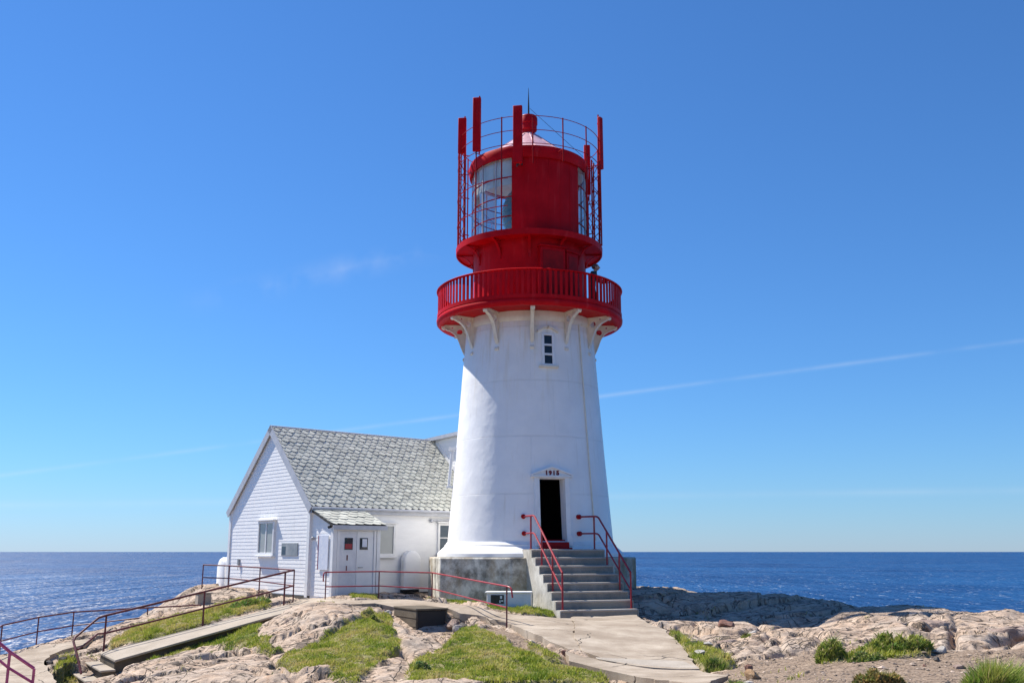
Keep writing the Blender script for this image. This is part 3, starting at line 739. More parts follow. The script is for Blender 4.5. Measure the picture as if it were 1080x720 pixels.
hole2 = [(.50+.04*math.cos(q*math.pi/5), -.085+.03*math.sin(q*math.pi/5)) for q in range(10)]
for k in range(12):
    a = R(1)+k*R(30); b_ = MB(); M = radialM(a, rtower(7.5)-.01, ZU-.005)
    plate(b_, bp, [hole, hole2], M, .05)
    curve = [(p[0], 0, p[1]-.004) for p in bp[5:15]]
    for i in range(len(curve)-1):
        p, q = Vector(curve[i]), Vector(curve[i+1]); d = (q-p).normalized(); n_ = Vector((d.z, 0, -d.x))
        vs = []
        for pt in (p, q):
            for sy, sn in ((-.06, -.018), (.06, -.018), (.06, .018), (-.06, .018)): vs.append(pt+Vector((0, sy, 0))+n_*sn)
        b_.add(vs, [(0,1,5,4),(1,2,6,5),(2,3,7,6),(3,0,4,7),(0,3,2,1),(4,5,6,7)], False, M)
    b_.box((0, -.06, -.05), (.80, .06, -.0), M); b_.box((-.06, -.06, -1.3), (.03, .06, 0), M)
    b_.tube([(.82, -.075, -.08), (.82, .075, -.08)], .075, 12, M); b_.tube([(.05, -.07, -1.27), (.05, .07, -1.27)], .07, 10, M)
    b_.build('gallery_bracket', M_cream, LH, sharp=40)
# gallery railing
gr = MB(); gr.lathe([(RG-.055, ZR-.05), (RG+.055, ZR-.05), (RG+.065, ZR-.02), (RG+.04, ZR), (RG-.04, ZR), (RG-.065, ZR-.02)], TX, TY, 128, closed=True)
grail = gr.build('gallery_railing', M_red, LH, sharp=40)
g2_ = MB(); g2_.lathe([(RG-.045, ZD-.012), (RG+.03, ZD-.012), (RG+.03, ZD+.12), (RG-.045, ZD+.12)], TX, TY, 128, closed=True); g2_.build('bottom_rail', M_red, grail)
NB = 112; rest = MB()
for k in range(NB):
    a = 2*math.pi*(k+.5)/NB; aa = (a+math.pi) % (2*math.pi)-math.pi
    w_ = .045 if k % 14 else .055
    m_ = MB() if abs(aa) < R(160) else rest
    m_.box((-w_, -.018, ZD+.12), (w_, .018, ZR-.05), frameM(a, RG-.008))
    if m_ is not rest: m_.build('baluster', M_red, grail)
o = rest.build('baluster_rank', M_red, grail); o['kind'] = 'stuff'
# watch room drum, upper gallery
RW = rp(58.5, 272); RU = rp(77, 262); ZG = 10.72
dr = MB(); dr.lathe([(RW+.08, ZD-.005), (RW+.08, ZD+.14), (RW+.0, ZD+.17), (RW, 10.3), (RW+.03, 10.36), (RW+.03, ZG-.12)], TX, TY, 96); dr.build('watch_room_wall', M_red, LH, sharp=30)
ud = MB(); ud.lathe([(RW-.1, ZG-.13), (RU-.05, ZG-.13), (RU-.04, ZG-.19), (RU, ZG-.19), (RU+.01, ZG+.02), (RU-.05, ZG+.02), (RU-.06, ZG-.0), (1.5, ZG)], TX, TY, 128); ud.build('upper_gallery', M_red, LH, sharp=30)
for k in range(12):
    a = R(-1)+k*R(30); b_ = MB(); M = radialM(a, RW-.01, ZG-.135)
    Lb = RU-RW-.04
    cv = [(Lb*math.cos(q*math.pi/2/8), 0, -.62*math.sin(q*math.pi/2/8)) for q in range(9)]
    cv2 = [(Lb*(1-math.sin(q*math.pi/2/8)*.97), 0, -.03-.62*(1-math.cos(q*math.pi/2/8))) for q in range(9)]
    for i in range(8):
        p, q = Vector(cv2[i]), Vector(cv2[i+1]); d = (q-p).normalized(); n_ = Vector((d.z, 0, -d.x)); vs = []
        for pt in (p, q):
            for sy, sn in ((-.05, -.014), (.05, -.014), (.05, .014), (-.05, .014)): vs.append(pt+Vector((0, sy, 0))+n_*sn)
        b_.add(vs, [(0,1,5,4),(1,2,6,5),(2,3,7,6),(3,0,4,7),(0,3,2,1),(4,5,6,7)], False, M)
    b_.box((0, -.035, -.68), (.04, .035, 0), M); b_.box((0, -.035, -.03), (Lb, .035, 0), M)
    b_.build('upper_bracket', M_red, LH)
for (a, hw, d_, z1) in ((R(21), .47, .16, 10.25), (R(44), .30, .12, 10.18)):
    b_ = MB(); b_.box((-hw, -.25, ZD+.1), (hw, d_, z1), frameM(a, RW)); b_.box((-hw-.04, -.25, z1), (hw+.04, d_+.06, z1+.06), frameM(a, RW))
    pn = b_.build('door_housing', M_red, LH, bevel=.015)
    q = MB(); q.box((-hw+.09, d_, ZD+.2), (hw-.09, d_+.012, z1-.12), frameM(a, RW)); q.build('door_panel', M_redd, pn, bevel=.006)
# lantern
RL = rp(59.8, 215); ZL0, ZL1 = ZG+.03, 13.60
pan0, pan1 = R(-17), R(55)
bl = MB(); bl.lathe([(RL+.012, ZL0), (RL+.012, ZL1), (RL-.03, ZL1), (RL-.03, ZL0)], TX, TY, 28, pan0, pan1, closed=True, smooth=True)
bl.build('blind_panel', M_red, LH, sharp=40)
for dg_ in (-5, 7, 19, 31, 43):
    q = MB(); q.box((-.035, -.004, ZL0+.1), (.035, .022, ZL1-.02), frameM(R(dg_), RL)); q.build('cover_strip', M_red, LH)
cur = MB(); cur.lathe([(RL+.05, ZG), (RL+.05, ZG+.12), (RL-.06, ZG+.14), (RL-.06, ZG)], TX, TY, 96, closed=True); cur.build('lantern_curb', M_red, LH)
glz = MB(); glz.lathe([(RL, ZL0+.1), (RL, ZL1)], TX, TY, 80, pan1, pan0+2*math.pi); glass = glz.build('lantern_glazing', M_glass, LH, fix=False)
gb = MB()
for z in (11.42, 12.13, 12.86):
    gb.lathe([(RL-.02, z-.014), (RL+.018, z-.014), (RL+.018, z+.014), (RL-.02, z+.014)], TX, TY, 80, pan1, pan0+2*math.pi, closed=True)
gb.build('horizontal_bars', M_redd, glass)
nmu = 16
for k in range(nmu+1):
    a = pan1+(pan0+2*math.pi-pan1)*k/nmu
    q = MB(); q.box((-.016, -.03, ZL0+.1), (.016, .02, ZL1), frameM(a, RL)); q.build('glazing_bar', M_greyt if 0 < k < nmu else M_red, glass)
ce = MB(); ce.lathe([(RL-.04, ZL1-.02), (1.2, ZL1+.15), (.02, ZL1+.3)], TX, TY, 64); ce.build('lantern_ceiling', M_ceiling, LH, fix=False)
fl = MB(); fl.lathe([(RL-.07, ZG+.06), (.02, ZG+.06)], TX, TY, 64); fl.build('lantern_floor', M_white, LH, fix=False)
cw_ = MB(); cw_.lathe([(RL-.10, 12.62), (RL-.13, 12.9), (RL-.10, 13.2), (RL-.09, 13.58)], TX, TY, 30, R(-112), R(-18)); cw_.build('roller_curtain', M_ceiling, LH, fix=False)
ln = MB()
prof = []
for k in range(25):
    z = 11.15+1.95*k/24; rr = .98*math.sqrt(max(0, 1-((z-12.15)/1.15)**2))+(.035 if k % 2 else 0); prof.append((max(.12, rr), z))
ln.lathe(prof, TX, TY, 32, smooth=False); ln.lathe([(.28, ZG+.06), (.28, 11.15), (.5, 11.2), (.12, 11.22)], TX, TY, 24)
ln.build('fresnel_lens', M_lens, LH)
RE = rp(62.8, 183)
ev = MB(); ev.lathe([(RL-.03, 13.58), (RE-.06, 13.56), (RE-.02, 13.52), (RE, 13.60), (RE+.03, 13.80), (RE-.02, 13.96), (RE-.15, 14.0)], TX, TY, 96); ev.build('lantern_eave', M_red, LH, sharp=40)
rf = MB(); rf.lathe([(RE-.13, 13.99), (1.55, 14.28), (.95, 14.75), (.36, 15.24), (.27, 15.32)], TX, TY, 12*4, smooth=False)
roof_l = rf.build('lantern_roof', M_roofpink, LH, sharp=6)
rbm = MB()
for k in range(12):
    a = 2*math.pi*k/12+.1; rbm = rbm.tube([ang(a, r)+Vector((0,0,z)) for r, z in ((RE-.13, 14.0), (1.55, 14.29), (.95, 14.76), (.36, 15.25))], .018, 6)
rbm.build('roof_ribs', M_roofpink, roof_l)
ve = MB(); ve.lathe([(.02, 15.28), (.24, 15.28), (.24, 15.42), (.31, 15.50), (.31, 15.72), (.335, 15.74), (.335, 15.98), (.30, 16.05), (.02, 16.09)], TX, TY, 40); vent = ve.build('roof_ventilator', M_red, LH, sharp=30)
spk = MB(); spk.tube([(TX, TY, 16.05), (TX, TY, 16.5), (TX, TY, 17.25)], [.035, .03, .006], 8); spk.build('lightning_rod', M_black, vent)
wr = MB(); wr.tube([(TX+.05, TY, 16.4), ang(R(62), RE)+Vector((0, 0, 14.0))], .008, 5); wr.build('stay_wire', M_black, LH)
# railing cage round the lantern
RCg = RU-.03
zr_ = [zat(122, TD-RCg), zat(136.7, TD-RCg), zat(151, TD-RCg)]
cg = MB()
for z in zr_: ring(cg, RCg, z, .014, a0=R(-88), a1=R(272), n=120)
cage = cg.build('cage_railing', M_redd, LH)
lw_ = MB()
for z in (zat(190, TD-2.3), zat(219, TD-2.3)):
    ring(lw_, RCg, z, .017, 60, R(62), R(343)); 
lw_.build('cage_rings', M_redd, cage)
for k in range(15):
    a = R(2)+k*R(24); aa = (math.degrees(a)+180) % 360-180
    z0 = ZG if not (-15 < aa < 50) else zat(172 if aa < 15 else 167, TD-RCg)
    q = MB(); q.tube([ang(a, RCg)+Vector((0,0,z0)), ang(a, RCg)+Vector((0,0,zr_[0]+.03))], .024, 8)
    if -15 < aa < 50: q.tube([ang(a, RE-.02)+Vector((0,0,13.75)), ang(a, RCg)+Vector((0,0,13.75))], .018, 6)
    elif k % 2: q.tube([ang(a, RE-.02)+Vector((0,0,13.8)), ang(a, RCg)+Vector((0,0,13.8))], .016, 6)
    q.build('cage_post', M_redd, cage)
# lattice masts
def mast(a, r, z0, z1, side, mat):
    M = frameM(a, r); cn = [(-side/2, -side*.35), (side/2, -side*.35), (0, side*.5)]
    b_ = MB()
    for x, y in cn: b_.tube([(x, y, z0), (x, y, z1)], .028, 8, M)
    n_ = int((z1-z0)/.42); dz = (z1-z0)/n_
    for i in range(n_):
        for j in range(3):
            p, q = cn[j], cn[(j+1) % 3]
            if i % 2: p, q = q, p
            b_.tube([(p[0], p[1], z0+i*dz), (q[0], q[1], z0+(i+1)*dz)], .012, 5, M)
    for z in (z0+.5, (z0+z1)/2, z1-.25):
        b_.tube([(0, side*-.35, z), (0, -(r-RE)+.02, z-.02)], .02, 6, M)
    return b_.build('lattice_mast', mat, LH)
mast(R(-78), RU-.17, ZG, zat(163, TD), .24, M_redd)
mast(R(74), RU-.14, ZG, zat(178, TD), .34, M_redd)
mast(R(112), RU-.2, ZG, zat(200, TD), .3, M_redd)
def antenna(a, r, z0, z1, w, dep, face, pole=(0, .12), tilt=0):
    M = frameM(a, r) @ Matrix.Rotation(face, 4, 'Z')
    b_ = MB(); b_.box((-w/2, .06, z0), (w/2, .06+dep, z1), M); o = b_.build('panel_antenna', M_red, LH, bevel=.02)
    p = MB(); p.tube([(w*.25, 0, z0-pole[0]), (w*.25, 0, z1+pole[1])], .028, 8, M)
    for z in (z0+.2, z1-.2): p.box((w*.25-.03, -.03, z-.03), (w*.25+.03, .07, z+.03), M)
    p.build('mounting_pole', M_redd, o); c = MB(); c.tube([(-w*.1, .1, z0), (-w*.1, .08, z0-.12)], .022, 6, M); c.build('cable_connector', M_black, o)
def za(py, a, r): return zat(py, TD-r*math.cos(a))
antenna(R(-73), RU-.12, za(164, R(-75), RU), za(127, R(-75), RU), .30, .12, R(-66), (1.0, .12))
antenna(R(-45.5), RU-.06, za(162, R(-49), RU), za(106, R(-49), RU), .29, .12, R(-38), (.05, .12))
antenna(R(-9), RU-.05, za(173, R(-9), RU), za(113, R(-9), RU), .32, .14, R(0), (.05, .06))
antenna(R(81), RU-.08, za(180, R(83), RU), za(126, R(83), RU), .2, .12, R(30), (1.9, .16))
antenna(R(118), RU-.1, za(207, R(118), RU), za(155, R(118), RU), .24, .1, R(115), (.2, .05))
fd = MB(); fd.box((-.09, .06, zat(172, TD-RL)-.12), (.09, .2, zat(172, TD-RL)+.05), frameM(R(-9), RL)); fd.build('flood_lamp', M_black, LH, bevel=.02)
# tower window
WA = R(14.2); wz0, wz1 = zat(383.5, TD-2.32), zat(353.5, TD-2.28)
rw = rtower((wz0+wz1)/2); tilt = math.atan((rtower(wz0)-rtower(wz1))/(wz1-wz0))
MW = frameM(WA, rw, (wz0+wz1)/2) @ Matrix.Rotation(tilt, 4, 'X'); hh = (wz1-wz0)/2
b_ = MB(); b_.box((-.22, -.15, -hh-.06), (-.135, .05, hh+.06), MW); b_.box((.135, -.15, -hh-.06), (.22, .05, hh+.06), MW)
b_.box((-.135, -.15, hh), (.135, .05, hh+.07), MW); b_.box((-.135, -.15, -hh-.06), (.135, .045, -hh), MW)
for z in (-hh/3, hh/3): b_.box((-.135, -.1, z-.035), (.135, .035, z+.035), MW)
wf = b_.build('window', M_white, LH, bevel=.008)
q = MB(); q.box((-.134, -.12, -hh), (.134, .012, hh), MW); q.build('pane', M_pane, wf)
q = MB(); q.box((-.34, -.15, -hh-.14), (.34, .10, -hh-.06), MW); q.build('sill', M_cream, wf, bevel=.015)
q = MB(); arc = [(-.36+.72*k/10, hh+.10+.16*math.sin(math.pi*k/10)) for k in range(11)]
for k in range(10):
    (x0, z0), (x1, z1) = arc[k], arc[k+1]
    q.add([(x0,-.15,z0),(x1,-.15,z1),(x1,.09,z1),(x0,.09,z0),(x0,-.15,z0+.06),(x1,-.15,z1+.06),(x1,.09,z1+.06),(x0,.09,z0+.06)], [(0,3,2,1),(4,5,6,7),(0,1,5,4),(1,2,6,5),(2,3,7,6),(3,0,4,7)], False, MW)
q.build('hood', M_cream, wf)
# doorway: frame, pediment with the year, red threshold
rd = rtower(DZ0); tl = math.atan((rtower(DZ0)-rtower(DZ1))/(DZ1-DZ0)); MDr = frameM(DA, rd, DZ0) @ Matrix.Rotation(tl, 4, 'X')
dw = rd*math.sin(R(2.5)*DW/2); dh = (DZ1-DZ0)
b_ = MB()
for sgn in (-1, 1):
    x0, x1 = sorted((sgn*(dw-.01), sgn*(dw+.15))); b_.box((x0, -.18, -.12), (x1, .07, dh+.02), MDr); x0, x1 = sorted((sgn*(dw+.0), sgn*(dw+.18))); b_.box((x0, -.18, -.12), (x1, .10, .22), MDr)
b_.box((-dw-.15, -.18, dh+.02), (dw+.15, .075, dh+.06), MDr)
df = b_.build('door_frame', M_white, LH, bevel=.01)
pw = dw+.26; q = MB()
q.add([(-pw, -.3, dh+.06), (pw, -.3, dh+.06), (pw, .12, dh+.06), (-pw, .12, dh+.06), (-pw, -.3, dh+.11), (pw, -.3, dh+.11), (pw, .12, dh+.11), (-pw, .12, dh+.11)], [(0,3,2,1),(0,1,5,4),(1,2,6,5),(2,3,7,6),(3,0,4,7),(4,5,6,7)], False, MDr)
q.add([(-pw+.04, -.3, dh+.11), (pw-.04, -.3, dh+.11), (0, -.3, dh+.37), (-pw+.04, .07, dh+.11), (pw-.04, .07, dh+.11), (0, .07, dh+.37)], [(0,2,1),(3,4,5),(0,1,4,3),(1,2,5,4),(2,0,3,5)], False, MDr)
for sgn in (-1, 1):
    q.add([(sgn*pw,-.3,dh+.10),(0,-.3,dh+.36),(0,.13,dh+.36),(sgn*pw,.13,dh+.10),(sgn*pw,-.3,dh+.145),(0,-.3,dh+.41),(0,.13,dh+.41),(sgn*pw,.13,dh+.145)], [(0,3,2,1),(4,5,6,7),(0,1,5,4),(1,2,6,5),(2,3,7,6),(3,0,4,7)], False, MDr)
ped = q.build('pediment', M_white, LH)
cu = bpy.data.curves.new('year_numerals', 'FONT'); cu.body = '1915'; cu.size = .185; cu.align_x = 'CENTER'; cu.extrude = .008; cu.space_character = 1.35; cu.offset = .012
tmp = bpy.data.objects.new('year_numerals_curve', cu); COL.objects.link(tmp)
bpy.context.view_layer.update()
me = bpy.data.meshes.new_from_object(tmp.evaluated_get(bpy.context.evaluated_depsgraph_get()))
bpy.data.objects.remove(tmp); me.name = 'year_numerals'
Mt = INV[LH.name] @ MDr @ Matrix.Translation((0, .082, dh+.13)) @ Matrix.Rotation(R(90), 4, 'X') @ Matrix.Rotation(R(0), 4, 'Y')
# text faces -Y after the X rotation; turn it to face outward (+Y in the door frame)
Mt = INV[LH.name] @ MDr @ Matrix.Translation((0, .082, dh+.13)) @ Matrix(((1,0,0,0),(0,0,1,0),(0,1,0,0),(0,0,0,1)))
me.transform(Mt); me.materials.clear(); me.materials.append(paint('dark_red_numerals', (.13, .006, .012), (.18, .01, .016), .5, 6))
o = bpy.data.objects.new('year_numerals', me); COL.objects.link(o); o.parent = ped
q = MB(); Ml = MDr @ Matrix.Translation((-dw+.02, -.32, 0)) @ Matrix.Rotation(R(-72), 4, 'Z'); q.box((0, -.05, .02), (dw*1.9, 0, dh-.03), Ml); q.build('open_door_leaf', M_redd, LH, bevel=.01)
q = MB(); q.box((-dw-.03, -.35, -.18), (dw+.03, .18, .0), MDr); q.box((-dw-.10, -.1, -.235), (dw+.10, .28, -.18), MDr); q.build('threshold', M_redd, LH, bevel=.012)
q = MB(); q.box((-dw+.0, -.16, .0), (dw-.0, -.12, .10), MDr); q.build('door_kerb', M_redd, LH)
# cable pipe on the right, drain pipe on the left edge
q = MB(); q.tube([ang(R(46.5), rtower(z)+.03)+Vector((0, 0, z)) for z in (zb+.05, 2, 4, 6, 7.6)], .022, 8); q.build('cable_pipe', M_cream, LH)
q = MB(); q.tube([ang(R(-84), rtower(z)+.14)+Vector((0, 0, z)) for z in (zat(513, TD), zat(475, TD))], .055, 10); q.box((-.09, -.1, zat(476, TD)), (.09, .22, zat(472.5, TD)), frameM(R(-84), rtower(3))); q.box((-.06, -.1, zat(515, TD)), (.06, .2, zat(513, TD)), frameM(R(-84), rtower(1.8)))
q.build('drain_pipe', M_white, LH)

# ------------------------------------------------------------------ STAIRS
SA = R(20); sd = rad(SA); st_ = tan_(SA)
def SM(s, tt, z): return Vector((TX, TY, 0))+sd*s+st_*tt+Vector((0, 0, z))
ZL = .06; ZBt = -1.86; NR = 8; rise = (ZL-ZBt)/NR; run = .314; s_top = 3.60; t0 = -.118; hw = 1.20
STT = thing('entrance_stairs', 'grey concrete stairs of eight steps climbing to the lighthouse door', 'stairs', SM(s_top+1.2, t0, ZBt-.05))
b_ = MB()
prof = [(2.75, ZBt-.6), (2.75, ZL), (s_top, ZL)]
s_ = s_top; z_ = ZL
for k in range(NR):
    z_ -= rise
    prof.append((s_, z_))
    if k < NR-1: s_ += run; prof.append((s_, z_))
s_bot = s_
prof[-1] = (s_bot, ZBt-.6)
L = [SM(s, t0-hw, z) for s, z in prof]; Rr = [SM(s, t0+hw, z) for s, z in prof]; n_ = len(prof)
b_.add(L+Rr, [tuple(range(n_)), tuple(range(n_, 2*n_))[::-1]]+[(i, (i+1) % n_, n_+(i+1) % n_, n_+i) for i in range(n_)])
b_.build('step_block', M_step, STT, bevel=.012)
for k in range(NR):
    z = ZL-k*rise; s = s_top+k*run
    q = MB(); q.hexa([SM(s-.10, t0-hw-.012, z-.06), SM(s+.02, t0-hw-.012, z-.06), SM(s+.02, t0+hw+.012, z-.06), SM(s-.10, t0+hw+.012, z-.06)], [SM(s-.10, t0-hw-.012, z+.004), SM(s+.02, t0-hw-.012, z+.004), SM(s+.02, t0+hw+.012, z+.004), SM(s-.10, t0+hw+.012, z+.004)])
    q.build('step_nosing', M_lip, STT, bevel=.03)
for sgn in (-1, 1):
    q = MB(); ex = t0+sgn*(hw+.004); ex2 = t0+sgn*(hw+.03)
    L = [SM(s, ex, z-.012) for s, z in prof]; Rr = [SM(s, ex2, z-.012) for s, z in prof]
    q.add(L+Rr, [tuple(range(n_)), tuple(range(n_, 2*n_))[::-1]]+[(i, (i+1) % n_, n_+(i+1) % n_, n_+i) for i in range(n_)])
    q.build('side_wall', M_cheek, STT)
def stair_z(s): return ZL if s < s_top else max(ZBt, ZL-rise*(int((s-s_top)/run)+1))
def stair_rail(side, wall_px, label):
    tt = t0+side*(hw-.12)
    H = 1.02
    loc = SM(s_bot-.1, tt, ZBt)
    T = thing('stair_handrail', label, 'handrail', loc, group='handrails of the entrance stairs')
    sc = s_top-.15; se = s_bot-.16
    zc = ZL+H; zc2 = ZL+H*.48; ze = stair_z(se)+H; ze2 = stair_z(se)+H*.5
    wt = W(wall_px[0], wall_px[1], wall_px[2]); wt2 = W(wall_px[0]+.7, wall_px[1]+16.5, wall_px[2]-.05)
    c1 = SM(sc, tt, zc); e1 = SM(se, tt, ze); c2 = SM(sc, tt, zc2); e2 = SM(se, tt, ze2)
    def bend(a, c, e, k=.09): return [a, c+(a-c).normalized()*k, c+(a-c).normalized()*k*.3+(e-c).normalized()*k*.3, c+(e-c).normalized()*k, e]
    wt.z = zc; wt2.z = zc2
    MB().tube(bend(wt, c1, e1), .029, 10).build('top_rail', M_rail, T)
    MB().tube(bend(wt2, c2, e2), .026, 10).build('mid_rail', M_rail, T)
    for w_ in (wt, wt2):
        q = MB(); dv = (Vector((TX, TY, w_.z))-w_).normalized(); q.tube([w_+dv*.06, w_-dv*.05], .075, 14); q.build('wall_flange', M_redd, T)
    for s in (sc-.28, s_top+run*1.5, s_top+run*4.2, se):
        f = (s-sc)/(se-sc); zt3 = zc+(ze-zc)*max(0, f)
        q = MB(); q.tube([SM(s, tt, stair_z(s)-.03), SM(s, tt, zt3)], .027, 8); q.tube([SM(s, tt, stair_z(s)-.0), SM(s, tt, stair_z(s)+.015)], .06, 10); q.build('post', M_rail, T)
stair_rail(-1, (552, 545.5, 31.22), 'red steel handrail up the left edge of the entrance stairs, bright in the sun')
stair_rail(1, (610.5, 546.7, 31.62), 'red steel handrail up the right edge of the entrance stairs beside the rocks')

# ------------------------------------------------------------------ HOUSE
HC = Vector((-6.79, 33.1, -1.54)); HR = R(41)
MH = Matrix.Translation(HC) @ Matrix.Rotation(HR, 4, 'Z')
def hz(z): return z-HC.z
HS = thing('keepers_house', 'white clapboard house with grey slate roof attached behind the lighthouse', 'house', HC, HR)
GW = 6.1; HL = 7.3; EZ = hz(1.55); RZ = hz(4.42); CO = .126
def siding(mbo, M, x_at, z0, z1, flip=1):
    """horizontal lapped boards on the local plane y=0, outward = -y*flip, x_at(z) gives the span"""
    z = z0
    while z < z1-.01:
        zn = min(z+CO, z1); a0, a1 = x_at(z); b0, b1 = x_at(zn)
        if a1-a0 < .04: break
        o1, o2 = .010, .003
        vs = [(a0,-o1,z),(a1,-o1,z),(b1,-o2,zn),(b0,-o2,zn),(a0,.02,z),(a1,.02,z)]
        mbo.add(vs, [(0,1,2,3),(4,5,1,0)], False, M); z = zn
# wall body
def gprism(mbo, x0, x1, M):
    pr = [(0, -.5), (GW, -.5), (GW, EZ), (GW/2, RZ-.06), (0, EZ)]
    mbo.add([(x0, y, z) for y, z in pr]+[(x1, y, z) for y, z in pr], [tuple(range(5))[::-1], tuple(range(5, 10))]+[(i, (i+1) % 5, 5+(i+1) % 5, 5+i) for i in range(5)], False, M)
b_ = MB(); gprism(b_, .0, HL, MH)
# gable plane: local x=0, outward -x ; span along y
MGp = MH @ Matrix(((0,1,0,0),(1,0,0,0),(0,0,1,0),(0,0,0,1)))
def gspan(z):
    if z <= EZ: return (0, GW)
    k = (z-EZ)/(RZ-.06-EZ)*GW/2; return (k, GW-k)
siding(b_, MGp, gspan, .12, RZ-.1)
siding(b_, MH, lambda z: (0, HL), .12, EZ)
wall = b_.build('wall', M_board, HS, fix=False)
q = MB(); q.box((-.03, -.05, -.6), (HL, GW+.02, .10), MH); q.build('foundation', M_found, HS)
for bxs in ((((-.045, -.045, .05), (.11, .0, EZ)), ((-.045, .0, .05), (-.0, .13, EZ))), (((-.045, GW-.13, .05), (0, GW+.03, EZ)),)):
    q = MB()
    for lo, hi in bxs: q.box(lo, hi, MH)
    q.build('corner_board', M_white, HS)
# roof: real slates on the visible slope
pitch = math.atan2(RZ-EZ, GW/2); OV = .16; VG = .075
e0 = Vector((0, -OV*1.0, EZ-OV*math.tan(pitch)+.06)); up = Vector((0, math.cos(pitch), math.sin(pitch))); nrm = Vector((0, -math.sin(pitch), math.cos(pitch)))
SLn = (GW/2+OV)/math.cos(pitch)
q = MB()
for sgn in (0, 1):
    def T_(p): return Vector((p.x, p.y if not sgn else GW-p.y, p.z))
    a, b2 = e0, e0+up*SLn; th = nrm*-.09
    vs = [T_(v_) for x in (-VG, HL) for v_ in (Vector((x, a.y, a.z)), Vector((x, b2.y, b2.z)), Vector((x, b2.y, b2.z))+th, Vector((x, a.y, a.z))+th)]
    q.add(vs, [(0,1,2,3),(4,5,6,7),(0,1,5,4),(1,2,6,5),(2,3,7,6),(3,0,4,7)], False, MH)
roof = q.build('roof', M_felt, HS)
def slates(mbo, origin, xdir, updir, n_, width, length, tw, ex, M, seed):
    rr = random.Random(seed); rows = int(length/ex)+1; xd, ud, nn = Vector(xdir), Vector(updir), Vector(n_)
    for j in range(rows):
        y0 = j*ex
        for i in range(-1, int(width/tw)+2):
            xc = (i+(.5 if j % 2 else 0))*tw+rr.uniform(-.012, .012); w2 = tw*.474
            x0, x1 = max(0, xc-w2), min(width, xc+w2)
            if x1-x0 < .05: continue
            yb = y0+rr.uniform(-.014, .014); yt = min(length, y0+ex*1.9)
            if yt-yb < .06: continue
            lift = .026+rr.uniform(0, .016); skew = rr.uniform(-.02, .02); cc = min(.10, (x1-x0)*.34)
            pts2 = [(x0, yb+.09), (x0+cc, yb+.012+skew*.3), (x1-cc, yb+skew*.3), (x1, yb+.075), (x1, yt), (x0, yt)]
            def P3(p, h):
                f = (p[1]-yb)/(yt-yb+1e-6); return origin+xd*p[0]+ud*p[1]+nn*(h+lift*(1-f)+.004)
            top = [P3(p, .014) for p in pts2]; bot = [P3(p, 0) for p in pts2]
            g = rr.choice((.46, .50, .52, .54, .57))*rr.uniform(.93, 1.07); col = (g*.99, g*1.0, g*.90, 1)
            if rr.random() < .04: col = (g*.85, g*.87, g*.78, 1)
            mbo.add(top+bot, [(0,1,2,3,4,5)]+[(k, k+6, (k+1) % 6+6, (k+1) % 6) for k in range(6)], False, M, col)
q = MB(); slates(q, e0+Vector((-VG, 0, 0))-up*.03, (1,0,0), up, nrm, HL+VG, SLn-.02, .285, .195, MH, 5)
q.build('slates', M_slate, roof, fix=False)
q = MB(); q.tube([(-VG, GW/2, RZ+.05), (HL, GW/2, RZ+.05)], .05, 8, MH); q.build('ridge_cap', M_greyt, roof)
q = MB()  # barge boards and eave fascia
for sgn in (0, 1):
    def T_(p): return Vector((p.x, p.y if not sgn else GW-p.y, p.z))
    a, b2 = e0-up*.04, e0+up*(SLn+.03); d_ = nrm*-.22; x0, x1 = -VG-.035, -VG+.0
    vs = [T_(Vector((x, v_.y, v_.z))) for x in (x0, x1) for v_ in (a+nrm*.03, b2+nrm*.03, b2+d_, a+d_)]
    q.add(vs, [(0,1,2,3),(4,5,6,7),(0,1,5,4),(1,2,6,5),(2,3,7,6),(3,0,4,7)], False, MH)
q.build('barge_boards', M_greyt, roof)
q = MB(); q.box((-VG, e0.y-.03, e0.z-.20), (HL, e0.y-.0, e0.z+.0), MH); q.box((-VG, e0.y, e0.z-.2), (HL, .0, e0.z-.17), MH); q.tube([(-VG, e0.y-.08, e0.z-.04), (HL, e0.y-.08, e0.z-.04)], .05, 8, MH); q.build('eave_gutter', M_greyt, roof)
def window(MWn, w, h, pane_m, nx_=2, nz_=1, label=None):
    """MWn: local x along wall, y outward, z up, origin at the window centre"""
    q = MB(); c = .085; d_ = .07
    q.box((-w/2, -.02, -h/2), (-w/2+c, d_, h/2), MWn); q.box((w/2-c, -.02, -h/2), (w/2, d_, h/2), MWn)
    q.box((-w/2+c, -.02, h/2-c), (w/2-c, d_, h/2), MWn); q.box((-w/2+c, -.02, -h/2), (w/2-c, d_, -h/2+c), MWn)
    for i in range(1, nx_): x = -w/2+w*i/nx_; q.box((x-.035, -.02, -h/2+c), (x+.035, .055, h/2-c), MWn)
    for i in range(1, nz_): z = -h/2+h*i/nz_; q.box((-w/2+c, -.02, z-.02), (w/2-c, .05, z+.02), MWn)
    wn = q.build('window', M_white, HS, bevel=.006, label=label)
    q = MB(); q.box((-w/2+c, -.02, -h/2+c), (w/2-c, .034, h/2-c), MWn); q.build('pane', pane_m, wn)
    q = MB(); q.box((-w/2-.05, -.02, -h/2-.07), (w/2+.05, .13, -h/2-.003), MWn); q.build('sill', M_white, wn, bevel=.008)
    q = MB(); q.box((-w/2-.06, -.02, h/2+.003), (w/2+.06, .14, h/2+.05), MWn); q.build('head_board', M_white, wn, bevel=.008)
    return wn
def gyl(px):  # local y on the gable plane for a pixel column
    k = (px-540)/1043.6; c, s = math.cos(HR), math.sin(HR)
    return (HC.x-k*HC.y)/(s+k*c)
def lxl(px, yl=0):  # local x on the long wall
    k = (px-540)/1043.6; c, s = math.cos(HR), math.sin(HR)
    return (k*(HC.y+yl*c)-(HC.x-yl*s))/(c-k*s)
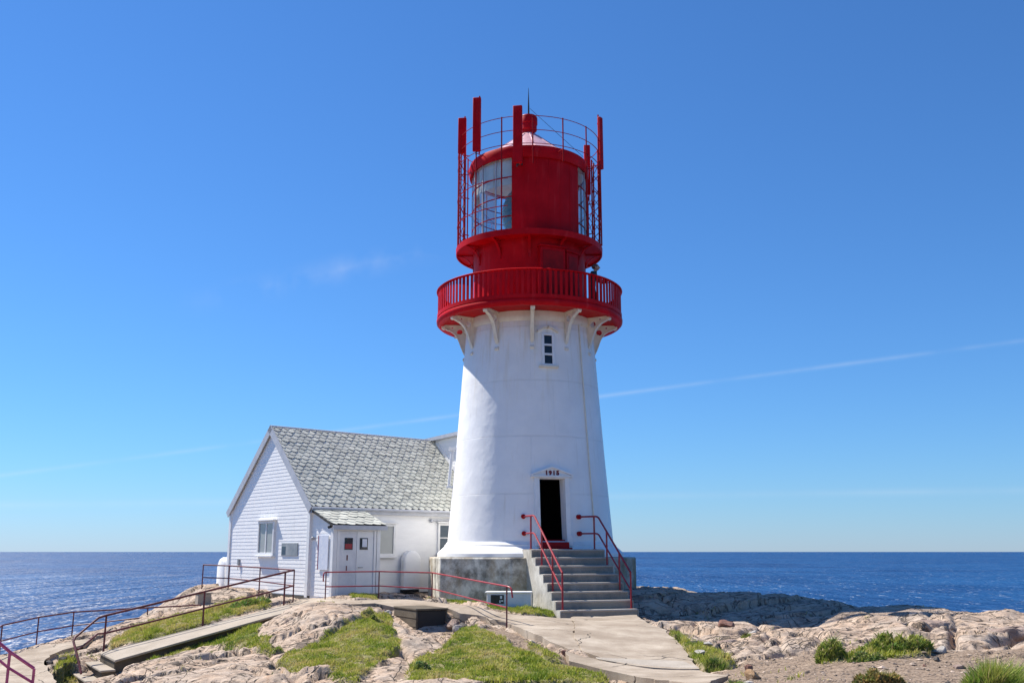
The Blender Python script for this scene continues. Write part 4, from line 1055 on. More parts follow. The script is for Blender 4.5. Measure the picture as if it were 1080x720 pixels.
def gM(y, z): return MH @ Matrix.Translation((-.02, y, z)) @ Matrix(((0,-1,0,0),(-1,0,0,0),(0,0,1,0),(0,0,0,1)))
def lM(x, z, y=-.02): return MH @ Matrix.Translation((x, y, z)) @ Matrix(((1,0,0,0),(0,-1,0,0),(0,0,1,0),(0,0,0,1)))
def gzz(py, y): return hz(zat(py, HC.y+y*math.cos(HR)))
def lzz(py, x, y=0): return hz(zat(py, HC.y+x*math.sin(HR)+y*math.cos(HR)))
ya, yb = gyl(273), gyl(290); ym = (ya+yb)/2
window(gM(ym, gzz(567, ym)), abs(ya-yb), gzz(549, ym)-gzz(585, ym), M_pane_grey, 2, 1, 'two-light window in the gable end')
ya, yb = gyl(297.5), gyl(314.5); ym = (ya+yb)/2; zc = gzz(579, ym)
q = MB(); w2 = abs(ya-yb)/2; h2 = (gzz(572.3, ym)-gzz(586, ym))/2; q.box((-w2, -.02, -h2), (w2, .015, h2), gM(ym, zc)); inf = q.build('information_panel', M_info, HS, bevel=.008)
q = MB(); q.box((-w2+.04, .015, -h2+.04), (-w2*.45, .019, h2-.12), gM(ym, zc)); q.build('dark_picture', M_pane_blue, inf)
q = MB(); q.box((-.05, -.02, -.12), (.05, .06, .1), gM(gyl(253.5), gzz(592, gyl(253.5)))); q.tube([(0, .03, -.12), (0, .05, -.3)], .012, 6, gM(gyl(253.5), gzz(592, gyl(253.5)))); q.build('wall_tap', M_metal, HS)
x_ = lxl(405); window(lM(x_, lzz(569, x_)), .85, lzz(552, x_)-lzz(586, x_), M_pane_grey, 1, 1, 'window beside the porch with a drawn pale blind')
x_ = lxl(468); window(lM(x_, lzz(567, x_)), .66, lzz(555, x_)-lzz(586, x_), M_pane_blue, 1, 2, 'small blue-paned window next to the tower')
x_ = lxl(462); z = lzz(549, x_)
q = MB(); q.tube([(-.35, .06, 0), (.45, .10, .04)], .03, 8, lM(x_, z)); q.sphere((-.38, .06, 0), .07, 8, lM(x_, z)); q.sphere((.47, .1, .04), .05, 8, lM(x_, z)); q.build('wall_lamp', M_greyt, HS)
# round-topped white hoods against the long wall and behind the gable
def hood(M, w, h, dep, name, label, cat, grp):
    loc = M @ Vector((0, 0, 0)); T = thing(name, label, cat, loc, HR, grp)
    prof = [(-w/2, 0)]+[(-w/2*math.cos(math.pi*k/16), h-w/2+w/2*math.sin(math.pi*k/16)) for k in range(17)]+[(w/2, 0)]
    n_ = len(prof); vs = []; rows = [(0, 1.0), (dep*.8, 1.0), (dep*.93, .94), (dep, .82)]
    for y, k in rows: vs += [(x*k, y, z*(.5+.5*k) if z > 0 else z) for x, z in prof]
    fs = [(r_*n_+i, r_*n_+i+1, (r_+1)*n_+i+1, (r_+1)*n_+i) for r_ in range(len(rows)-1) for i in range(n_-1)]
    q = MB(); q.add(vs, fs, False, M); q.add(vs, [tuple(range(n_))[::-1], tuple(range((len(rows)-1)*n_, len(rows)*n_))], False, M); q.build('shell', M_board, T, sharp=50)
    return T
x_ = lxl(435, -.3); xm0 = lxl(425, -.5); 
Mh = MH @ Matrix.Translation((x_, -.12, .22)) @ Matrix(((1,0,0,0),(0,-1,0,0),(0,0,1,0),(0,0,0,1)))
TH = hood(Mh, .72, lzz(580.5, x_)-.22, .24, 'ventilation_hood', 'white round-topped hood standing against the long wall beside the plinth', 'hood', 'white round-topped hoods of the house')
q = MB(); pr = [(-.3*math.cos(math.pi*k/12), .95+.3*math.sin(math.pi*k/12)) for k in range(13)]; pr = [(-.3, .1)]+pr+[(.3, .1)]
q = MB(); q.box((-.40, .05, -.10), (.30, .22, -.0), Mh); q.build('air_inlet', M_black, TH)
q = MB(); q.box((-.375, .06, .1), (-.359, .20, .95), Mh); q.tube([(-.367, .13, .95), (-.36, .13, .951)], .07, 16, Mh); q.build('side_door', M_white, TH)
Mh2 = Matrix.Translation(W(244, 622, 38.6)) @ Matrix.Rotation(HR, 4, 'Z') @ Matrix(((0,-1,0,0),(-1,0,0,0),(0,0,1,0),(0,0,0,1)))
TH2 = hood(Mh2, .72, 1.24, .5, 'ventilation_hood', 'white round-topped hood poking out past the left corner of the gable', 'hood', 'white round-topped hoods of the house')
# porch
PX0, PX1, PD = .06, 1.80, 1.46; PZ = hz(.86); PZB = hz(1.40)
b_ = MB()
vs = [(PX0, 0, -.4), (PX0, -PD, -.4), (PX0, -PD, PZ-.02), (PX0, 0, PZB-.05), (PX1, 0, -.4), (PX1, -PD, -.4), (PX1, -PD, PZ-.02), (PX1, 0, PZB-.05)]
b_.add(vs, [(0,1,2,3),(7,6,5,4),(0,4,5,1),(1,5,6,2),(2,6,7,3)], False, MH)
MPs = MH @ Matrix.Translation((PX0, 0, 0)) @ Matrix(((0,1,0,0),(-1,0,0,0),(0,0,1,0),(0,0,0,1)))  # local x -> -y , outward -> -x
def pspan(z):
    if z < PZ: return (0, PD)
    return (0, PD*max(0, (PZB-z)/(PZB-PZ)))
MPs = MH @ Matrix(((0,1,0,PX0),(-1,0,0,0),(0,0,1,0),(0,0,0,1)))
siding(b_, MPs, pspan, .1, PZB-.08)
porch = b_.build('porch', M_board, HS, fix=False)
q = MB(); q.box((PX0-.05, -PD-.05, .02), (PX0+.1, -PD, PZ-.03), MH); q.box((PX0-.05, -PD, .02), (PX0, -PD+.1, PZ-.03), MH); q.box((PX1-.1, -PD-.05, .02), (PX1+.03, -PD, PZ-.03), MH); q.box((PX0+.1, -PD-.045, PZ-.17), (PX1-.1, -PD, PZ-.03), MH); q.build('porch_trim', M_white, porch)
# double door
dx0, dx1 = PX0+.2, PX1-.22; dz1 = PZ-.20; mid = (dx0+dx1)/2
q = MB(); q.box((dx0-.09, -PD-.05, .02), (dx0, -PD-.0, dz1+.06), MH); q.box((dx1, -PD-.05, .02), (dx1+.09, -PD-.0, dz1+.06), MH); q.box((dx0, -PD-.05, dz1), (dx1, -PD, dz1+.06), MH); q.build('door_surround', M_white, porch, bevel=.006)
for i, (xa, xb) in enumerate(((dx0+.006, mid-.006), (mid+.006, dx1-.006))):
    q = MB(); q.box((xa, -PD-.026, .06), (xb, -PD+.0, dz1-.01), MH)
    w_ = xb-xa
    lf = q.build('door', M_bluewhite if i == 0 else M_white, porch, bevel=.006, label=('door leaf with a red and black notice' if i == 0 else 'door leaf with a handle and a pale notice'))
    xc = (xa+xb)/2+(.02 if i == 0 else -.06); zc = dz1-.42
    q = MB(); q.box((xc-.155, -PD-.036, zc-.19), (xc+.155, -PD-.026, zc+.19), MH); pn = q.build('pane', M_pane, lf)
    q = MB()
    if i == 0: q.box((xc-.13, -PD-.040, zc-.16), (xc+.13, -PD-.036, zc-.0), MH)
    else: q.box((xc-.06, -PD-.040, zc-.10), (xc+.12, -PD-.036, zc+.16), MH)
    q.build('notice', M_rail if i == 0 else M_blue_notice, lf)
    if i: q = MB(); q.tube([(xa+.07, -PD-.03, 1.02), (xa+.07, -PD-.08, 1.02), (xa+.22, -PD-.08, 1.02)], .014, 6, MH); q.build('handle', M_metal, lf)
    else:
        q = MB(); q.box((xa+.28, -PD-.032, 1.25), (xa+.33, -PD-.026, 1.42), MH); q.box((xa+.27, -PD-.032, .92), (xa+.31, -PD-.026, 1.08), MH); q.build('rusty_plate', M_rust, lf)
q = MB(); q.box((dx0-.05, -PD-.16, -.1), (dx1+.1, -PD-.0, .05), MH); q.build('doorstep', M_found, porch)
# porch roof
ps_ = math.atan2(PZB-PZ, PD); pu = Vector((0, math.cos(ps_), math.sin(ps_))); pn_ = Vector((0, -math.sin(ps_), math.cos(ps_)))
po = Vector((PX0-.10, -PD-.16, PZ-.16*math.tan(ps_)+.03)); pL = (PD+.14)/math.cos(ps_)
q = MB(); vs = []
for x in (PX0-.12, PX1+.20):
    a = Vector((x, po.y, po.z)); b2 = a+pu*pL; vs += [a, b2, b2-pn_*.07, a-pn_*.07]
q.add(vs, [(0,1,2,3),(4,5,6,7),(0,1,5,4),(1,2,6,5),(2,3,7,6),(3,0,4,7)], False, MH)
prf = q.build('porch_roof', M_felt, HS)
q = MB(); slates(q, Vector((PX0-.12, po.y, po.z))-pu*.03, (1,0,0), pu, pn_, PX1-PX0+.32, pL, .34, .26, MH, 9); q.build('slates', M_slate, prf, fix=False)
q = MB(); q.box((PX0-.14, po.y-.03, po.z-.14), (PX1+.22, po.y+.0, po.z+.0), MH); q.build('fascia', M_greyt, prf)
q = MB(); q.box((PX0-.03, -PD*.62-.3, .95), (PX0-.055, -PD*.62+.3, 2.05), MH); nb = q.build('notice_board', M_blue_notice, porch)
q = MB(); q.box((PX0-.03, -PD*.62+.3, .95), (PX0-.065, -PD*.62+.325, 2.05), MH); q.build('red_edge', M_rail, nb)
q = MB(); q.tube([(PX0-.02, -PD+.1, PZ-.05), (PX0-.16, -PD+.08, PZ-.1)], .05, 8, MH); q.build('porch_lamp', M_black, porch)
q = MB(); q.sphere((PX0-.08, -.25, hz(.42)), .06, 8, MH); q.build('bell_push', M_metal, porch)
# taller wing behind
c_, s__ = math.cos(HR), math.sin(HR)
def wingpt(px, py):
    k = (px-540)/1043.6
    for _ in range(3):
        y = (HC.x+c_*HL-k*(HC.y+s__*HL))/(s__+k*c_); yy = HC.y+s__*HL+c_*y; z = zat(py, yy)
        k = W(px, py, 1).x
    return y, hz(z)
(wy0, wz0_), (wy1, wz1_) = wingpt(444, 468.5), wingpt(484, 459.5)
sl_ = (wz1_-wz0_)/(wy1-wy0); ya_ = -1.0; za_ = wz1_+sl_*(ya_-wy1); yl_ = 5.0; zl_ = wz1_+sl_*(yl_-wy1); yr_ = -2.2; zr2 = za_+sl_*(ya_-yr_)*1.0
pr = [(yl_, -.4), (yr_, -.4), (yr_, zr2), (ya_, za_), (yl_, zl_)]
q = MB(); q.add([(HL, y, z) for y, z in pr]+[(HL+3.4, y, z) for y, z in pr], [tuple(range(5)), tuple(range(5, 10))[::-1]]+[(i, (i+1) % 5, 5+(i+1) % 5, 5+i) for i in range(5)], False, MH)
z = 2.6
while z < zl_-.05:
    q.add([(HL-.01, yr_, z), (HL-.01, yl_, z), (HL-.003, yl_, z+CO), (HL-.003, yr_, z+CO)], [(0, 1, 2, 3)], False, MH); z += CO
wing = q.build('wing', M_board, HS, fix=False)
q = MB()
for (y0, z0), (y1, z1) in (((yl_, zl_), (ya_, za_)), ((ya_, za_), (yr_-.2, zr2+sl_*-.2))):
    vs = [(x, y, z+dz) for x in (HL-.22, HL+3.6) for (y, z, dz) in ((y0, z0, .005), (y1, z1, .005), (y1, z1, .14), (y0, z0, .14))]
    q.add(vs, [(0,1,2,3),(4,5,6,7),(0,1,5,4),(1,2,6,5),(2,3,7,6),(3,0,4,7)], False, MH)
q.build('wing_roof', M_greyt, wing)
q = MB(); vs = []
for k, (w1, w2) in enumerate(((.0, .11),)):
    a, b2 = e0+nrm*.05, e0+up*(SLn-.3)+nrm*.05
    for x in (HL-.05, HL-.001):
        vs += [Vector((x, a.y, a.z)), Vector((x, b2.y, b2.z)), Vector((x, b2.y, b2.z))+nrm*.12, Vector((x, a.y, a.z))+nrm*.12]
q.add(vs, [(0,1,2,3),(4,5,6,7),(0,1,5,4),(1,2,6,5),(2,3,7,6),(3,0,4,7)], False, MH); q.build('flashing_board', M_white, wing)

# ------------------------------------------------------------------ RAILINGS
def railing(name, label, posts, mat, r=.024, group=None, mid=.5, extra_top=None, extra_mid=None, postmat=None):
    """posts: (px, py_top, py_base, depth)"""
    tops = [W(px, pt, d) for px, pt, pb, d in posts]; bases = [W(px, pb, d) for px, pt, pb, d in posts]
    for t_, b2 in zip(tops, bases): b2.x, b2.y = t_.x, t_.y
    T = thing(name, label, 'railing', bases[0], 0, group)
    tp = list(tops); mp = [b2+(t_-b2)*mid for t_, b2 in zip(tops, bases)]
    if extra_top: tp = [W(*c) for c in extra_top.get('pre', [])]+tp+[W(*c) for c in extra_top.get('post', [])]
    if extra_mid: mp = [W(*c) for c in extra_mid.get('pre', [])]+mp+[W(*c) for c in extra_mid.get('post', [])]
    MB().tube(tp, r, 10).build('top_rail', mat, T)
    MB().tube(mp, r*.85, 8).build('mid_rail', mat, T)
    for t_, b2 in zip(tops, bases):
        q = MB(); zg = min(b2.z-.05, HZ(b2.x, b2.y)-.05); q.tube([(b2.x, b2.y, zg), t_], r*.9, 8); q.build('post', postmat or mat, T)
    return T
railing('railing', 'dark red railing running level in front of the gable wall', [(214.5,595.3,622,36.2),(242,596.3,622.7,35.6),(274.5,598.3,627,34.0),(310.5,600.8,634,31.9)], M_rust, group=None)
railing('railing', 'dark red railing sloping down along the far edge of the concrete ramp', [(301,603,637,31.0),(216,623.5,659,29.6),(112.3,648.5,686.5,28.0)], M_rust, .031,
        extra_top={'pre': [(310,600.8,31.5)], 'post': [(104,651,27.8),(92,661,27.4),(79,672,26.9),(77.5,676,26.8),(83,697,26.5),(85.5,710,26.3)]}, extra_mid={'pre': [(310,617,31.4)], 'post': [(103,668,27.7),(92,677,27.2),(82,684.5,26.7)]})
railing('railing', 'red railing with two bars between the porch door and the plinth', [(344,603,632,31.0),(400,602.3,631,31.2),(456,603.6,635.5,30.7),(534.5,618,660.5,24.9)], M_rail, .021, mid=.47,
        extra_top={'pre': [(341,613,30.9),(341,606.5,30.9),(342,603.6,30.95)], 'post': [(537.5,618.8,24.8),(539.5,621,24.75),(540.5,630,24.7)]}, postmat=M_rust)
railing('railing', 'dark red railing along the cliff path edge above the sea', [(-40,690,728,26.0),(2.5,659,692.5,29.3),(41,650.5,681,31.6),(78,645,674,33.2),(156,640.5,660,33.2),(212,637.5,655,33.6)], M_rust)
railing('railing', 'magenta-red railing slanting through the bottom left corner', [(-45,640,720,20.5),(10.5,687,760,20.6),(36,704.5,770,20.8)], M_plum, .033, mid=.77, extra_top=None, extra_mid=None)

# ------------------------------------------------------------------ RAMP with steps
A1, B1, C1, D1 = W(105,687.6,27.7), W(121.4,695.7,26.3), W(281,651,29.4), W(304,636.7,31.0)
E1 = W(330,637.5,30.3)
RT = thing('concrete_walkway', 'long buff concrete ramp with steps at its lower left end', 'walkway', ((B1.x+A1.x)/2, (B1.y+A1.y)/2, A1.z-.5))
q = MB(); top = [A1, B1, C1, E1, D1]
q.hexa([p-Vector((0, 0, .06)) for p in top], top); q.build('deck', M_ramp, RT, bevel=.015)
inn = (A1-B1).normalized()*.16; alg = (C1-B1).normalized()*.03
bs = [A1+alg, B1+inn+alg, C1+inn, E1, D1]
q = MB(); q.hexa([p-Vector((0, 0, .8)) for p in bs], [p-Vector((0, 0, .062)) for p in bs]); q.build('base', M_box, RT)  # darker than the deck: shade of the ramp side put into its colour
rdv = (D1-A1); rdv.z = 0; rdv.normalize()
for k in (1, 2, 3):
    off = rdv*(-.36*k); dz = Vector((0, 0, -.225*k)); a, b2 = A1+off+dz, B1+off+dz; a2, b3 = A1+dz+rdv*(.02-.36*(k-1))+rdv*.0, B1+dz+rdv*(.02-.36*(k-1))
    a.z = a2.z = min(a.z, a2.z); b2.z = b3.z = B1.z+dz.z
    wd = (b2-a)*(.10*k); b2 = b2+wd*.4; b3 = b3+wd*.4
    q = MB(); q.hexa([p-Vector((0, 0, .05)) for p in (a, b2, b3, a2)], [a, b2, b3, a2]); so_ = q.build('step', M_ramp, RT, bevel=.012)
    fw_ = rdv*.05; bk_ = (a-b2).normalized()*.04
    q = MB(); q.hexa([p-Vector((0, 0, .55)) for p in (a+fw_, b2+fw_+bk_, b3+bk_, a2)], [p-Vector((0, 0, .052)) for p in (a+fw_, b2+fw_+bk_, b3+bk_, a2)]); q.build('riser', M_box, so_)  # dark brown carries the shade of the risers

# ------------------------------------------------------------------ concrete box in the path edge, white box, small block
d0 = 26.6
p0 = W(415.5, 642, 28.3); p1 = W(439, 642.6, 26.9); p2 = W(472, 641.3, 27.3); p3 = p0+(p2-p1)
p0.z = p1.z = p2.z = p3.z = (p1.z+p2.z)/2+.015
CB = thing('concrete_chamber', 'low brown concrete chamber set into the lower edge of the path', 'concrete chamber', ((p1.x+p0.x)/2, (p1.y+p0.y)/2+.3, p1.z-.85))
fx = (p2-p1).normalized(); bk = (p0-p1).normalized()
def cw(o, a, b2, wa, wb, ztop, zbot, nm, mt):
    q = MB(); c4 = [o, o+a*wa, o+a*wa+b2*wb, o+b2*wb]; q.hexa([Vector((p.x, p.y, zbot)) for p in c4], [Vector((p.x, p.y, ztop)) for p in c4]); return q.build(nm, mt, CB, bevel=.012)
zt0 = p1.z-.05; fw = (p2-p1).length; bw = (p0-p1).length
cw(p1, fx, bk, .05, bw, zt0, zt0-1.3, 'chamber_wall', M_box); cw(p2-fx*.05, fx, bk, .05, bw, zt0, zt0-1.3, 'chamber_wall', M_box)
cw(p0+fx*.13, fx, bk*-1, fw-.26, .13, zt0, zt0-1.3, 'chamber_wall', M_box); cw(p1+fx*.05+bk*.02, fx, bk, fw-.10, .06, zt0-.01, zt0-1.3, 'shade_dark_hatch', M_dark)  # front plate; stain and shade of the chamber front both in its near-black
cw(p1-fx*.02-bk*.02, fx, bk, fw+.04, bw+.02, p1.z+.004, zt0+.002, 'lid', M_box)
ld = (p1-p0).normalized()
for k in (.33, .62):
    q = MB(); a, b2 = p0-Vector((0, 0, k*.75)), p1-Vector((0, 0, k*.75)); n_ = Vector((ld.y, -ld.x, 0)); n_ = n_ if n_.x < 0 else -n_
    q.hexa([a+n_*.012, b2+n_*.012, b2, a], [a+n_*.012+Vector((0,0,.022)), b2+n_*.012+Vector((0,0,.022)), b2+Vector((0,0,.022)), a+Vector((0,0,.022))]); q.build('formwork_ridge', M_box, CB)
a, b2 = W(511.5, 638, 29.0), W(560, 641, 28.9)
ux_ = (b2-a); ux_.z = 0; Lw = ux_.length; ux_.normalize(); uy_ = Vector((-ux_.y, ux_.x, 0)); zb_ = HZ(a.x, a.y)
Mw = Matrix.Identity(4); Mw.col[0][:3] = ux_; Mw.col[1][:3] = uy_; Mw.col[3][:3] = (a.x, a.y, a.z-.05)
WB = thing('meter_box', 'low white box with a black front panel on the grass by the plinth', 'box', (a.x+Lw/2*ux_.x, a.y+Lw/2*ux_.y, a.z-.05))
hB = zat(623.5, 29.0)-(a.z-.05)
q = MB(); q.box((.05, 0, -.2), (Lw, .5, hB-.02), Mw); q.build('box_body', M_bluewhite, WB, bevel=.02)
q = MB(); q.box((.0, -.035, hB-.04), (Lw+.02, .53, hB), Mw); q.build('box_lid', M_white, WB, bevel=.012)
q = MB(); q.box((.17, -.02, .10), (.55, -.001, hB-.09), Mw); bp_ = q.build('black_panel', M_black, WB, bevel=.006)
q = MB(); q.box((.44, -.028, .24), (.5, -.02, .32), Mw); q.box((.47, -.028, .16), (.53, -.02, .2), Mw); q.box((.42, -.028, .12), (.455, -.02, .2), Mw); q.build('white_flakes', M_white, bp_)
q = MB(); q.box((-.02, -.06, -.06), (.12, .1, .06), Mw); q.build('corner_foot', M_bluewhite, WB)
p = W(214, 637, 34.0); q = MB(); q.box((-.22, -.22, -.5), (.22, .22, .36), Matrix.Translation(p) @ Matrix.Rotation(R(30), 4, 'Z')); q.box((-.25, -.25, .36), (.25, .25, .40), Matrix.Translation(p) @ Matrix.Rotation(R(30), 4, 'Z'))
o = q.build('concrete_post', M_ramp, None, loc=p, bevel=.03); props(o, 'short beige concrete block at the top of the cliff path by the railing end', 'concrete block')

# ------------------------------------------------------------------ loose stones and boulders
def stone_mat(name, c1, c2, c3):
    m, nt, b = newmat(name); v = coords(nt); n = noise(nt, v, 5, 8, .7); c = ramp(nt, n.outputs[0], [(.3, c1), (.52, c2), (.72, c3)]).outputs[0]
    n2 = noise(nt, v, 60, 3); c = mix(nt, .35, c, ramp(nt, n2.outputs[0], [(.3, (.4, .38, .36)), (.65, (1, 1, 1))]).outputs[0], 'MULTIPLY')
    nt.links.new(c, b.inputs['Base Color']); b.inputs['Roughness'].default_value = .9; b.inputs['Specular IOR Level'].default_value = .2
    h = math_(nt, 'ADD', n.outputs[0], math_(nt, 'MULTIPLY', n2.outputs[0], .2)); bump(nt, b, h, .04); return m
MS = {'pink': stone_mat('pink_granite', (0.186, 0.124, 0.105), (0.310, 0.236, 0.198), (0.384, 0.322, 0.285)), 'orange': stone_mat('orange_granite', (0.260, 0.149, 0.074), (0.360, 0.236, 0.136), (0.384, 0.310, 0.236)),
      'pale': stone_mat('pale_granite', (0.298, 0.273, 0.248), (0.397, 0.372, 0.347), (0.459, 0.440, 0.422)), 'grey': stone_mat('grey_stone', (0.062, 0.056, 0.053), (0.124, 0.112, 0.102), (0.198, 0.186, 0.167)), 'red': stone_mat('red_granite', (0.149, 0.074, 0.056), (0.248, 0.136, 0.105), (0.310, 0.211, 0.167))}
def stone(px, py, wpx, hpx, mt, label, flat=1.0, sink=.25, rot=0, group=None, depth=1.0, smooth=0, name='stone'):
    gx, gy = G(px, py); d = gy; w_ = wpx/1043.6*d; h_ = hpx/1043.6*d
    rr = np.random.default_rng(int(px*31+py*7)); npt = 16 if not smooth else 30
    v_ = rr.normal(0, 1, (npt, 3)); v_ /= np.linalg.norm(v_, axis=1)[:, None]; v_ *= rr.uniform(.82, 1.0, (npt, 1))
    v_[:, 2] = np.clip(v_[:, 2], -.6, .55 if smooth else .75)
    v_ *= np.array([w_/2*1.08, w_/2*depth, h_*.85*flat])
    bm = bmesh.new()
    for q in v_: bm.verts.new(q)
    bmesh.ops.convex_hull(bm, input=bm.verts[:])
    loose = [q for q in bm.verts if not q.link_faces]; bmesh.ops.delete(bm, geom=loose, context='VERTS')
    bmesh.ops.bevel(bm, geom=bm.edges[:], offset=min(w_, h_)*.06, segments=1, affect='EDGES')
    bmesh.ops.triangulate(bm, faces=bm.faces[:])
    bmesh.ops.subdivide_edges(bm, edges=bm.edges[:], cuts=2, use_grid_fill=True)
    for _ in range(0): bmesh.ops.smooth_vert(bm, verts=bm.verts[:], factor=.5, use_axis_x=True, use_axis_y=True, use_axis_z=True)
    co = np.array([q.co[:] for q in bm.verts]); k = 3.0/w_
    dn = fbm(co[:, 0]*k+px, (co[:, 1]+co[:, 2]*1.7)*k+py, 5, 3)*.035*w_
    for q, e_ in zip(bm.verts, dn): q.co += q.normal*float(e_) if q.normal.length else Vector()
    me = bpy.data.meshes.new(name); bm.to_mesh(me); bm.free(); me.materials.append(MS[mt])
    me.polygons.foreach_set('use_smooth', [True]*len(me.polygons)); me.set_sharp_from_angle(angle=R(28))
    o = bpy.data.objects.new(name, me); COL.objects.link(o); o.location = (gx, gy, HZ(gx, gy)+h_*(.5-sink)); o.rotation_euler = (0, 0, R(rot))
    props(o, label, 'boulder' if name == 'boulder' else 'stone', group); return o
stone(789, 707, 13, 9, 'red', 'reddish wedge stone leaning behind the orange stone by the path end', rot=20)
stone(794, 714.5, 20, 11, 'orange', 'orange triangular stone on the gravel just right of the path end', rot=5)
stone(787, 720.5, 18, 5, 'pale', 'pale flat stone at the bottom edge below the orange stone', rot=-10)
stone(766, 667, 21, 8, 'red', 'red-topped slab lying on another slab near the shadow edge', rot=12)
stone(767, 673.5, 22, 8, 'pink', 'pink slab underneath the red-topped slab near the shadow edge', rot=5)
stone(793, 668.5, 11, 5, 'pale', 'small whitish stone in the rock gap right of the two slabs', rot=-15)
stone(990.5, 687, 19, 8, 'pale', 'whitish flat boulder at the gravel edge below the right bush', rot=8)
stone(989, 695, 9, 5, 'grey', 'dark grey stone on the gravel in front of the whitish boulder')
stone(1012, 702.5, 14, 5, 'pink', 'pink stone with dark end on the gravel left of the tall grass clump', rot=-12)
stone(975, 700.5, 6, 3, 'red', 'tiny reddish stone alone on the open gravel')
stone(1001, 719.5, 12, 5, 'grey', 'dark stone at the bottom edge of the gravel')
stone(731.5, 683, 14, 4.5, 'grey', 'grey flat stone in the grass nearest the apron edge', .8)
stone(747, 685, 11, 5, 'pale', 'pale rounded stone in the grass strip right of the apron', .9)
stone(739, 693.5, 17, 5.5, 'pale', 'broad pale flat stone in the grass above the lower bush', .8)
stone(765, 699, 7, 6, 'grey', 'dark stone beside the bush at the apron edge')
stone(595, 688, 8, 7, 'red', 'reddish stone at the gravel edge beside the path below the stairs', rot=20)
stone(561, 672.5, 9, 4, 'pale', 'pale stone wedged in the dark gap below the railing end post')
for i, (px, py, w_, h_, m_, lb) in enumerate([(478, 651, 12, 8, 'pink', 'largest pink rubble stone beside the concrete chamber'), (488, 656, 9, 6, 'grey', 'dark rubble stone right of the pink rubble stone'), (483, 659, 8, 5, 'pale', 'pale rubble stone lowest in the pile by the chamber'),
        (496, 658, 8, 5, 'pink', 'pink rubble stone at the right end of the pile by the chamber'), (406, 641, 9, 6, 'pink', 'pink rubble stone left of the concrete chamber under the path edge'), (399, 638, 8, 5, 'grey', 'grey rubble stone under the path edge near the porch'), (409, 647, 8, 5, 'pale', 'pale rubble stone at the chamber foot by the turf')]):
    stone(px, py, w_*1.5, h_*1.4, m_, lb, group='rubble beside the concrete chamber')
for (px, py, w_, h_, m_, lb) in [(52, 697, 10, 5, 'grey', 'grey stone at the upper edge of the weed patch by the steps'), (66, 700, 12, 6, 'grey', 'largest grey stone among the weeds by the steps'), (78, 697, 10, 5, 'pink', 'pink stone above the weeds nearest the steps')]:
    stone(px, py, w_, h_, m_, lb)
stone(985, 660, 40, 15, 'pink', 'lumpy pink boulder at the right end of the tower shadow', 1.1, .55, 5, depth=.9, smooth=1, name='boulder')
stone(1066, 668, 60, 14, 'pink', 'long pink boulder against the sea at the right edge', 1.1, .6, 3, depth=.7, smooth=1, name='boulder')
stone(905, 687, 46, 14, 'pink', 'rounded pink boulder between the small bush and the wide bush', 1.1, .6, 0, depth=.9, smooth=2, name='boulder')

def pebbles():
    n = 2600; x = rng.uniform(1.5, 9.5, n); y = rng.uniform(14.0, 21.5, n)
    gvs = np.minimum(sdf(GRAVEL, x, y), sdf(GRAVEL2, x, y)); k = (gvs < .15) & (vnoise(x*1.3, y*1.3, 151) > rng.uniform(-.6, .5, n)); x, y = x[k], y[k]; n = len(x)
    z = HZv(x, y); r_ = rng.lognormal(-4.05, .5, n).clip(.008, .06)
    base = np.array([(1,0,0),(0,1,0),(-1,0,0),(0,-1,0),(.3,.2,.75),(.1,-.1,-.7)], float); tri = np.array([(0,1,4),(1,2,4),(2,3,4),(3,0,4),(1,0,5),(2,1,5),(3,2,5),(0,3,5)])
    vv = base[None]*rng.uniform(.6, 1.25, (n, 6, 1)); a = rng.uniform(0, 6.28, n); c_, s_ = np.cos(a)[:, None], np.sin(a)[:, None]
    X = (vv[..., 0]*c_-vv[..., 1]*s_)*r_[:, None]*1.25+x[:, None]; Y = (vv[..., 0]*s_+vv[..., 1]*c_)*r_[:, None]+y[:, None]; Zz = vv[..., 2]*r_[:, None]*.75+z[:, None]+.2*r_[:, None]
    me = fast_mesh('pebbles', np.stack([X, Y, Zz], -1).reshape(-1, 3), (tri[None]+6*np.arange(n)[:, None, None]).reshape(-1), 3, False)
    at = me.color_attributes.new('tint', 'FLOAT_COLOR', 'POINT'); cc = np.array([.30, .235, .185])[None]*rng.lognormal(-.15, .45, (n, 1)).clip(.25, 1.9); cc = np.concatenate([np.repeat(cc, 6, 0), np.ones((n*6, 1))], 1)
    at.data.foreach_set('color', cc.astype(np.float32).ravel())
    m, nt, b = newmat('mixed_pebble_stone'); a_ = nd(nt, 'ShaderNodeVertexColor', layer_name='tint'); nt.links.new(a_.outputs[0], b.inputs['Base Color']); b.inputs['Roughness'].default_value = .9; me.materials.append(m)
    o = bpy.data.objects.new('pebbles', me); COL.objects.link(o); o['kind'] = 'stuff'; o['label'] = 'small loose pebbles strewn over the brown gravel'
pebbles()
